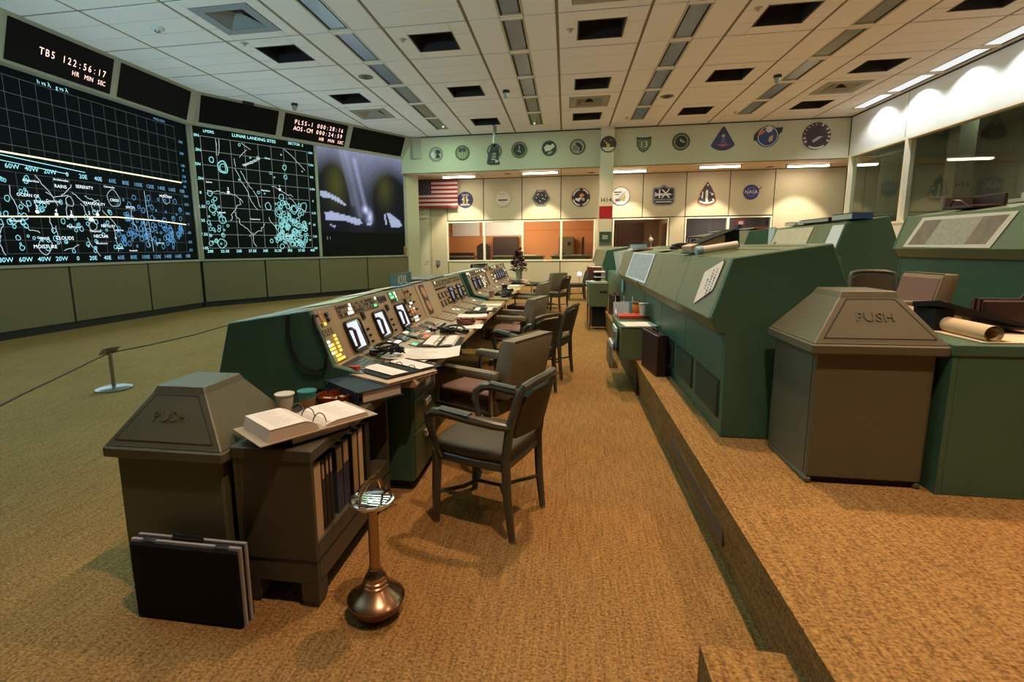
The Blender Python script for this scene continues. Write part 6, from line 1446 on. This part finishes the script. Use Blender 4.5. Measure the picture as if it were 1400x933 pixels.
for lb, x, y, w_, d_, m in (('coral folder under the spacecraft model', 1.02, 7.1, .2, .5, mat('folder_coral', (.60, .24, .17), .7)), ('white sheets beside the coral folder', 1.0, 7.5, .18, .5, PAPER), ('tan sheet on the far green console top', 1.1, 8.0, .2, .3, mat('sheet_cream', (.62, .48, .30), .8))):
    s = sheet(lb, x, y, topz2(x)+.004, w_, d_, 0, m, th=.02)
closed_binder('light blue binder on the far end of the green console top', 1.08, 7.98, topz2(1.08)+.012, R_(88), .35, .22, .06, mat('binder_light_blue', (.20, .42, .52), .5))
# ---- left faces: green shelf box by the step, with its papers
GB = GREEN_D
t = thing('shelf_box', 'green metal shelf box overhanging the platform edge', 'cabinet', (.55, 5.02, P1))
MB().box(0, 0, .003, .33, .95, .322).build('body', GREEN, t, bevel=.004); MB().box(-.004, -.004, .322, .334, .954, .334).build('top', GREEN_D, t, bevel=.003)
sheet('white sheet hanging over the front of the green shelf box', .735, 5.20, P1+.3365, .32, .30, R_(8), curl=.0, marks=7)
closed_binder('red covered binder on the green shelf box', .735, 5.68, P1+.335, R_(95), .22, .32, .035, mat('folder_red', (.45, .05, .03), .5))
t = thing('jar', 'amber jar with a brown lid on the green shelf box', 'jar', (.80, 5.84, P1+.372)); MB().lathe([(.042, 0), (.05, .01), (.05, .085), (.042, .10)], 20).build('glass', mat('jar_amber', (.50, .24, .05), .2), t, smooth=True); MB().lathe([(.046, .098), (.046, .122), (0, .124)], 20).build('lid', mat('jar_lid', (.16, .08, .04), .4), t, smooth=True)
cup('white foam cup at the right of the amber jar', .84, 5.60, P1+.372, .036, .05, .135, mat('foam_white', (.72, .68, .58), .6), mat('foam_in', (.6, .56, .48), .6))
t = thing('letter_rack', 'wire rack of light blue and white papers behind the amber jar', 'rack', (.70, 6.14, P1))
for i, (m, a) in enumerate(((PAPERB, -.16), (mat('paper_sky', (.16, .46, .62), .7), -.10), (mat('paper_sky', (.16, .46, .62), .7), -.02), (PAPERB, .06), (PAPER, .13))):
    b = MB(); b.box(-.115+.04*i, -.004, 0.01, .065+.02*i, .0, .47-.03*(i % 2)); o = b.build('paper', m, t); o.location = (0, a*.5, 0); o.rotation_euler = (a*.6, a*.35, .15*i-.2)
for x in (-.1, .0, .1): MB().tube([(x, -.08, 0), (x, -.08, .30), (x, .07, .52), (x, .08, 0)], .004, 5).build('wire', STEEL, t)
ACR = glass_pane_mat('clear_acrylic', (.80, .82, .80), .4)
t = thing('file_holder', 'clear acrylic file pocket hanging on the end of the shelf box', 'holder', (.55, 5.15, P1))
for i, (z0, z1, o_x) in enumerate(((.06, .26, -.05), (-.12, .10, -.085))):
    MB().box(o_x-.004, 0, z0, o_x, .45, z1).build('front_wall', ACR, t); MB().box(o_x, 0, z0, 0-.002, .004, z1).build('side_wall', ACR, t); MB().box(o_x, 0, z0, -.002, .45, z0+.004).build('bottom', ACR, t)
    MB().box(o_x+.015, .03, z0+.006, o_x+.03, .40, z1+.03).build('papers', PAPERB, t)
# far cluster of the lower platform
t = thing('file_cabinet', 'tall green file cabinet on thin legs standing in the aisle by the platform', 'cabinet', (.42, 9.0, 0))
MB().box(0, 0, .42, .33, 1.0, .84).build('body', GREEN, t, bevel=.006); MB().box(.18, -.004, .66, .31, .0, .70).build('label_holder', BLACK, t)
for x, y in ((.02, .02), (.31, .02), (.02, .98), (.31, .98)): MB().tube([(x, y, 0), (x, y, .42)], .014, 8).build('leg', BRASS, t)
MB().box(.06, .10, .05, .30, .9, .36).build('lower_bin', BLACK, t)
MB().tube([(.02, .02, .05), (.31, .02, .05)], .01, 6).build('rail', BRASS, t)
o = MB().box(-.12, -.25, 0, .12, .25, .26).build('box', mat('red_brown_box', (.10, .028, .018), .6), loc=(.53, 9.72, .84), bevel=.006); tag(o, 'red brown box standing on the tall file cabinet', 'box')
sheet('white sheet lying on the red brown box', .56, 9.62, 1.102, .2, .3, .2)
for i, (x, y, w_, d_) in enumerate(((.60, 9.28, .2, .35), (.50, 9.2, .16, .3))): sheet(('pale sheets on the file cabinet top' if i == 0 else 'bluish sheet at the corner of the file cabinet top'), x, y, .842, w_, d_, .2+.3*i, PAPER if i == 0 else PAPERB, th=.02)
t = thing('paper_tray', 'dark wire paper tray on the file cabinet', 'tray', (.60, 9.35, .864)); 
for i in range(2): MB().box(-.1, -.15, .05+.09*i, .12, .15, .056+.09*i).build('shelf', DARKM, t); MB().box(-.09, -.14, .057+.09*i, .10, .14, .075+.09*i).build('papers', PAPER, t)
for x in (-.1, .12):
    for y in (-.15, .15): MB().tube([(x, y, 0), (x, y, .16)], .005, 5).build('post', DARKM, t)
o = MB().box(0, -.09, 0, .006, .09, .30).build('blue_folder', mat('paper_sky', (.20, .50, .62), .7), loc=(.87, 8.0, P1+.42)); tag(o, 'light blue folder clipped on the green console back', 'folder')
# binders leaning in the gap between the lower platform consoles
t0 = None
t = thing('low_shelf', 'low green shelf filling the gap between the lower platform consoles', 'shelf', (.95, 8.3, P1)); MB().box(0, 0, .003, .5, 3.4, .60).build('body', GREEN_D, t)
for i, (y, th, c) in enumerate(((8.9, .10, (.62, .66, .70)), (9.35, .16, (.70, .72, .70)), (9.75, .10, (.66, .68, .66)), (10.2, .12, (.62, .66, .72)))):
    bb = binder('white binder leaning on the low shelf, %s from the near end' % ('first', 'second', 'third', 'fourth')[i], 1.0, y, P1+.606, th, .42, .26, c, (.72, .72, .70), (.1, .9)); bb.rotation_euler = (R_(0), R_(10), PI)
# ---- third row charts and top clutter
t = back_sheet('brown grey chart in a pale border on the right console back', F3, [(6.12, .02), (6.0, .335), (4.86, .325), (4.98, .01)], mat('chart_border', (.62, .62, .55), .7), 'framed_chart')
b = MB(); b.poly([tuple(F3(y, q, .0068)) for y, q in ((6.05, .045), (5.95, .30), (4.93, .30), (5.04, .045))]); b.build('printed_area', mat('chart_brown', (.21, .185, .145), .8, noise=.4, nscale=14), t)
b = MB(); b.poly([tuple(F3(y, q, .0074)) for y, q in ((5.80, .045), (5.70, .30), (5.20, .30), (5.28, .045))]); b.build('printed_area', mat('chart_pale', (.36, .36, .30), .8, noise=.3, nscale=30), t)
t = back_sheet('mottled cream map sheet on the upper console back', F3, [(8.40, .03), (8.35, .335), (9.68, .335), (9.74, .03)], mat('map_cream', (.55, .52, .40), .8, noise=.22, nscale=7), 'map_sheet')
b = MB(); b.poly([tuple(F3(y, q, .0068)) for y, q in ((9.66, .05), (9.63, .12), (9.5, .12), (9.52, .05))]); b.build('legend_box', mat('legend_grey', (.2, .2, .18), .8), t)
back_sheet('narrow white paper on the near end of the upper console back', F3, [(7.50, -.04), (7.50, .33), (7.80, .33), (7.82, .0)], PAPERB, 'paper_notice', cat='notice')
def topz3(x): return topz2(x, R3, P2)
closed_binder('blue binder on the upper console top', 3.86, 7.75, topz3(3.86)+.01, R_(90), .55, .25, .085, mat('binder_blue', (.02, .07, .20), .45))
closed_binder('long black binder beside the blue binder', 3.86, 8.6, topz3(3.86)+.01, R_(90), .95, .22, .06, BLKC)
for lb, x, y, w_, d_, m in (('white sheet on the upper console top', 3.85, 9.35, .2, .5, PAPER), ('bluish sheet on the upper console top', 3.82, 9.05, .14, .3, PAPERB)): sheet(lb, x, y, topz3(x)+.004, w_, d_, 0, m, th=.03)
closed_binder('tan folder at the far end of the map console top', 3.9, 9.6, topz3(3.9)+.01, R_(90), .3, .2, .05, CARD)
closed_binder('red folder on the farthest upper console', 3.9, 11.6, topz3(3.9)+.01, R_(90), .9, .25, .04, mat('folder_dull_red', (.25, .06, .04), .6))
t = thing('model_rocket', 'small red and white model on the farthest upper console', 'model', (4.05, 12.9, topz3(4.05))); MB().lathe([(.10, 0), (.12, .03), (.06, .05), (.05, .12), (0, .14)], 14).build('base', DARKM, t, smooth=True); MB().cbox((0, 0, .20), (.16, .16, .12), .4).build('block', mat('model_red', (.35, .03, .025), .5), t); MB().cbox((.0, -.09, .18), (.09, .05, .07), .4).build('front_block', PAPER, t)
closed_binder('black binder on the far upper console top', 4.0, 14.2, topz3(4.0)+.01, R_(90), 1.2, .25, .05, BLKC)
t = thing('white_binder_stack', 'white binder leaning in the gap beside the map sheet', 'binder', (3.74, 10.0, P2+.75), 0); MB().box(0, 0, 0, .05, .26, .32).build('cover', PAPERB, t); MB().box(.008, -.004, .01, .042, .25, .31).build('pages', PAPER, t)
t = thing('low_shelf', 'low green shelf filling the gap between the upper platform consoles', 'shelf', (3.75, 9.8, P2)); MB().box(0, 0, .003, .5, 1.28, .74).build('body', GREEN_D, t)
# right console top: dark case, papers
t = thing('open_case', 'open dark maroon case on the right console top', 'case', (3.92, 5.72, topz3(3.92))); 
MB().box(-.14, -.20, 0, .14, .20, .025).build('base', MAROON, t, bevel=.005); MB().box(.11, -.20, .025, .14, .20, .13).build('lid', MAROON, t, bevel=.005); MB().box(-.14, .17, .025, .11, .20, .12).build('side', mat('case_side', (.10, .085, .08), .5), t)
b = MB(); b.tube([(-.1, .15, .03), (-.1, .12, .09), (-.08, .05, .08), (-.05, .0, .03)], .008, 6); b.build('handle', BLACKP, t, smooth=True)
for i, (lb, y, d_, th, m) in enumerate((('folded cream chart on the right console top', 4.6, .75, .07, mat('map_cream', (.55, .52, .40), .8, noise=.22, nscale=7)), ('pink folder under the folded cream chart', 4.95, .40, .03, mat('sheet_pink', (.60, .45, .38), .8)))):
    sheet(lb, 3.88+.04*i, y, topz3(3.9)+.012, .26, d_, 0, m, th=th)
t = thing('wooden_rack', 'low pale wooden rack behind the folded chart', 'rack', (4.12, 4.5, topz3(4.12)))
for q in (0, .10): MB().box(-.02, -.45, q+.01, .10, .40, q+.03).build('shelf', mat('pale_wood', (.42, .33, .20), .6), t)
for q in (-.45, -.18, .38): MB().box(-.02, q, .0, .10, q+.02, .13).build('divider', mat('pale_wood', (.42, .33, .20), .6), t)
# ---- right cabinet: roll, cover, papers
ZR = P1+.686
sheet('large cream sheet covering the right cabinet top', 2.08, 2.66, ZR+.001, .62, .46, 0, mat('cream_sheet', (.66, .55, .40), .8), th=.004)
t = thing('rolled_chart', 'rolled cream chart with an orange edge at the corner of the right cabinet', 'roll', (1.822, 2.525, ZR+.038), R_(-4))
b = MB()
for k, r in enumerate((.036, .030, .026)):
    n = 20; A = [(r*math.cos(2*PI*i/n), r*math.sin(2*PI*i/n)) for i in range(n)]
    b.add([(x, -.085+.004*k, z) for x, z in A]+[(x, .30, z) for x, z in A], [(i, (i+1) % n, n+(i+1) % n, n+i) for i in range(n)])
b.build('roll', mat('roll_cream', (.60, .47, .30), .75), t, smooth=True, recalc=False)
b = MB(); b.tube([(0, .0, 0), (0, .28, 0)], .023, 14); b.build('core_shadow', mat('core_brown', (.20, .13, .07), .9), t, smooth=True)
b = MB(); b.add([(.025, -.08, -.026), (.10, -.06, -.035), (.08, .20, -.035), (.025, .22, -.026)], [(0, 1, 2, 3)]); b.build('loose_edge', mat('orange_edge', (.62, .34, .06), .7), t)
t = thing('black_folder', 'black folder propped at a slant over the rolled chart', 'folder', (1.98, 2.74, ZR), R_(0))
b = MB(); b.add([(-.20, -.02, .13), (.20, -.10, .018), (.17, .10, .018), (-.22, .14, .11), (-.20, -.02, .155), (.20, -.10, .028), (.17, .10, .028), (-.22, .14, .135)], [(3, 2, 1, 0), (4, 5, 6, 7), (0, 1, 5, 4), (1, 2, 6, 5), (2, 3, 7, 6), (3, 0, 4, 7)]); b.build('cover', BLKC, t)
MB().box(-.20, .0, .005, -.12, .16, .11).build('spine', BLKC, t)
sheet('pale pink papers behind the black folder', 2.17, 2.88, ZR+.010, .22, .12, -.1, mat('sheet_peach', (.62, .42, .32), .8), th=.02)
sheet('bluish sheets at the right end behind the black folder', 2.33, 2.85, ZR+.008, .18, .14, .05, PAPERB, th=.012)
# ---- office behind the left windows
DKW = mat('dark_brown_wood', (.030, .017, .012), .5)
for i, (x0, x1, z0, z1, lb) in enumerate(((-5.1, -3.85, 2.02, 2.92, 'white board with faint marks at the left of the office'), (-3.72, -1.9, 2.02, 2.92, 'wide white board with ruled lines in the office'))):
    t = thing('white_board', lb, 'board', ((x0+x1)/2, 22.57, (z0+z1)/2)); MB().box(x0-(x0+x1)/2, -.015, z0-(z0+z1)/2, x1-(x0+x1)/2, .015, z1-(z0+z1)/2).build('surface', mat('board_white', (.82, .86, .92), .5), t)
    b = MB(); 
    for k in range(4): b.box(-.5, -.017, .28-.13*k, .5 if i else .1, -.0155, .285-.13*k)
    b.build('faint_lines', mat('board_line', (.48, .52, .58), .7), t)
t = thing('tall_cabinet', 'tall dark cabinet in the office behind the left windows', 'cabinet', (-2.6, 22.2, 0)); MB().box(-.55, -.3, 0, .55, .38, 1.95).build('body', DKW, t, bevel=.01); MB().box(-.003, -.305, .1, .003, -.30, 1.9).build('door_gap', BLACK, t)
t = thing('low_bookcase', 'low dark bookcase at the left of the office', 'bookcase', (-4.65, 22.2, 0)); MB().box(-.55, -.25, 0, .55, .35, 1.28).build('body', DKW, t); 
for k in range(6): MB().box(-.5+.16*k, -.262, 1.0, -.37+.16*k, -.25, 1.22).build('book', pc_((.05, .03, .02+.01*k)), t)
t = thing('high_back_chair', 'dark high backed chair in the office', 'chair', (-3.55, 21.6, 0)); MB().prism([(-.28, .5), (.28, .5), (.30, 1.55), (.16, 1.66), (0, 1.70), (-.16, 1.66), (-.30, 1.55)], 'y', .18, .26).build('back', DKW, t, bevel=.02); MB().box(-.30, -.28, .42, .30, .25, .50).build('seat', DKW, t, bevel=.02)
for x in (-.27, .23):
    for y in (-.25, .2): MB().box(x, y, 0, x+.05, y+.05, .42).build('leg', DKW, t)
for lb, x0, x1, y, m in (('olive desk seen through the second window pane', -2.95, -.85, 20.6, mat('desk_olive', (.14, .13, .05), .5)), ('olive desk seen through the third and fourth panes', -.60, 1.0, 20.6, mat('desk_olive', (.14, .13, .05), .5)), ('small brown table at the left window pane', -4.9, -3.7, 20.5, mat('table_brown', (.16, .09, .05), .5))):
    t = thing('desk', lb, 'desk', ((x0+x1)/2, y, 0)); L = (x1-x0)/2; MB().box(-L, -.35, 1.10, L, .35, 1.16).build('top', m, t, bevel=.008); MB().box(-L+.05, -.30, .02, L-.05, .30, 1.10).build('body', m, t)
sheet('bright papers on the olive office desk', -1.45, 20.5, 1.165, .5, .3, 0, th=.02); sheet('pink papers at the right end of the office desk', .45, 20.5, 1.165, .4, .3, 0, mat('sheet_pink', (.60, .45, .38), .8), th=.02)
t = thing('tall_speaker', 'olive upright case against the orange office wall', 'case', (.02, 22.2, 0)); MB().box(-.32, -.2, 0, .32, .3, 1.92).build('body', mat('case_olive', (.13, .10, .05), .5), t, bevel=.01); MB().box(.05, -.215, 1.55, .18, -.2, 1.7).build('latch', BLACK, t)
t = thing('coat_stand', 'thin black upright stand at the right of the office', 'stand', (.72, 22.1, 0)); MB().tube([(0, 0, 0), (0, 0, 1.9)], .05, 8).build('pole', BLACK, t); MB().lathe([(.2, 0), (.2, .03), (0, .04)], 14).build('base', BLACK, t)
t = thing('wall_notice', 'pale notice sheet on the tan office side wall', 'notice', (1.225, 21.6, 1.35)); MB().box(-.01, -.3, -.2, 0, .3, .2).build('sheet', mat('notice_pale', (.52, .38, .30), .8), t)
t = thing('phone', 'low dark desk telephone on the olive desk', 'telephone', (-.25, 20.5, 1.16)); MB().box(-.2, -.1, 0, .12, .1, .05).build('body', mat('phone_grey', (.2, .18, .13), .5), t); MB().box(.1, -.1, 0, .2, .1, .11).build('handset', BLACKP, t)
# dim rooms to the right
t = thing('door_panel', 'dark brown doors at the back of the room right of the pillar', 'door', (2.6, 23.15, 0)); MB().box(-1.0, -.03, 0, -.42, .03, 2.5).build('leaf', mat('brown_door', (.10, .05, .035), .5), t); MB().box(-.36, -.03, 0, .75, .03, 2.5).build('leaf', mat('brown_door', (.10, .05, .035), .5), t)
t = thing('side_door', 'narrow dark doorway in the tan side wall', 'door', (3.97, 21.8, 0)); MB().box(-.03, -.35, 0, .02, .35, 2.4).build('leaf', mat('brown_door2', (.16, .10, .06), .5), t)
t = thing('shelf_rack', 'dark open shelving in the dim right hand room', 'shelf', (5.4, 22.3, 0))
for z in (.9, 1.35, 1.8): MB().box(-.9, -.2, z, .9, .2, z+.04).build('shelf', DARKM, t)
for x in (-.9, 0, .86): MB().box(x, -.2, 0, x+.04, .2, 1.9).build('upright', DARKM, t)
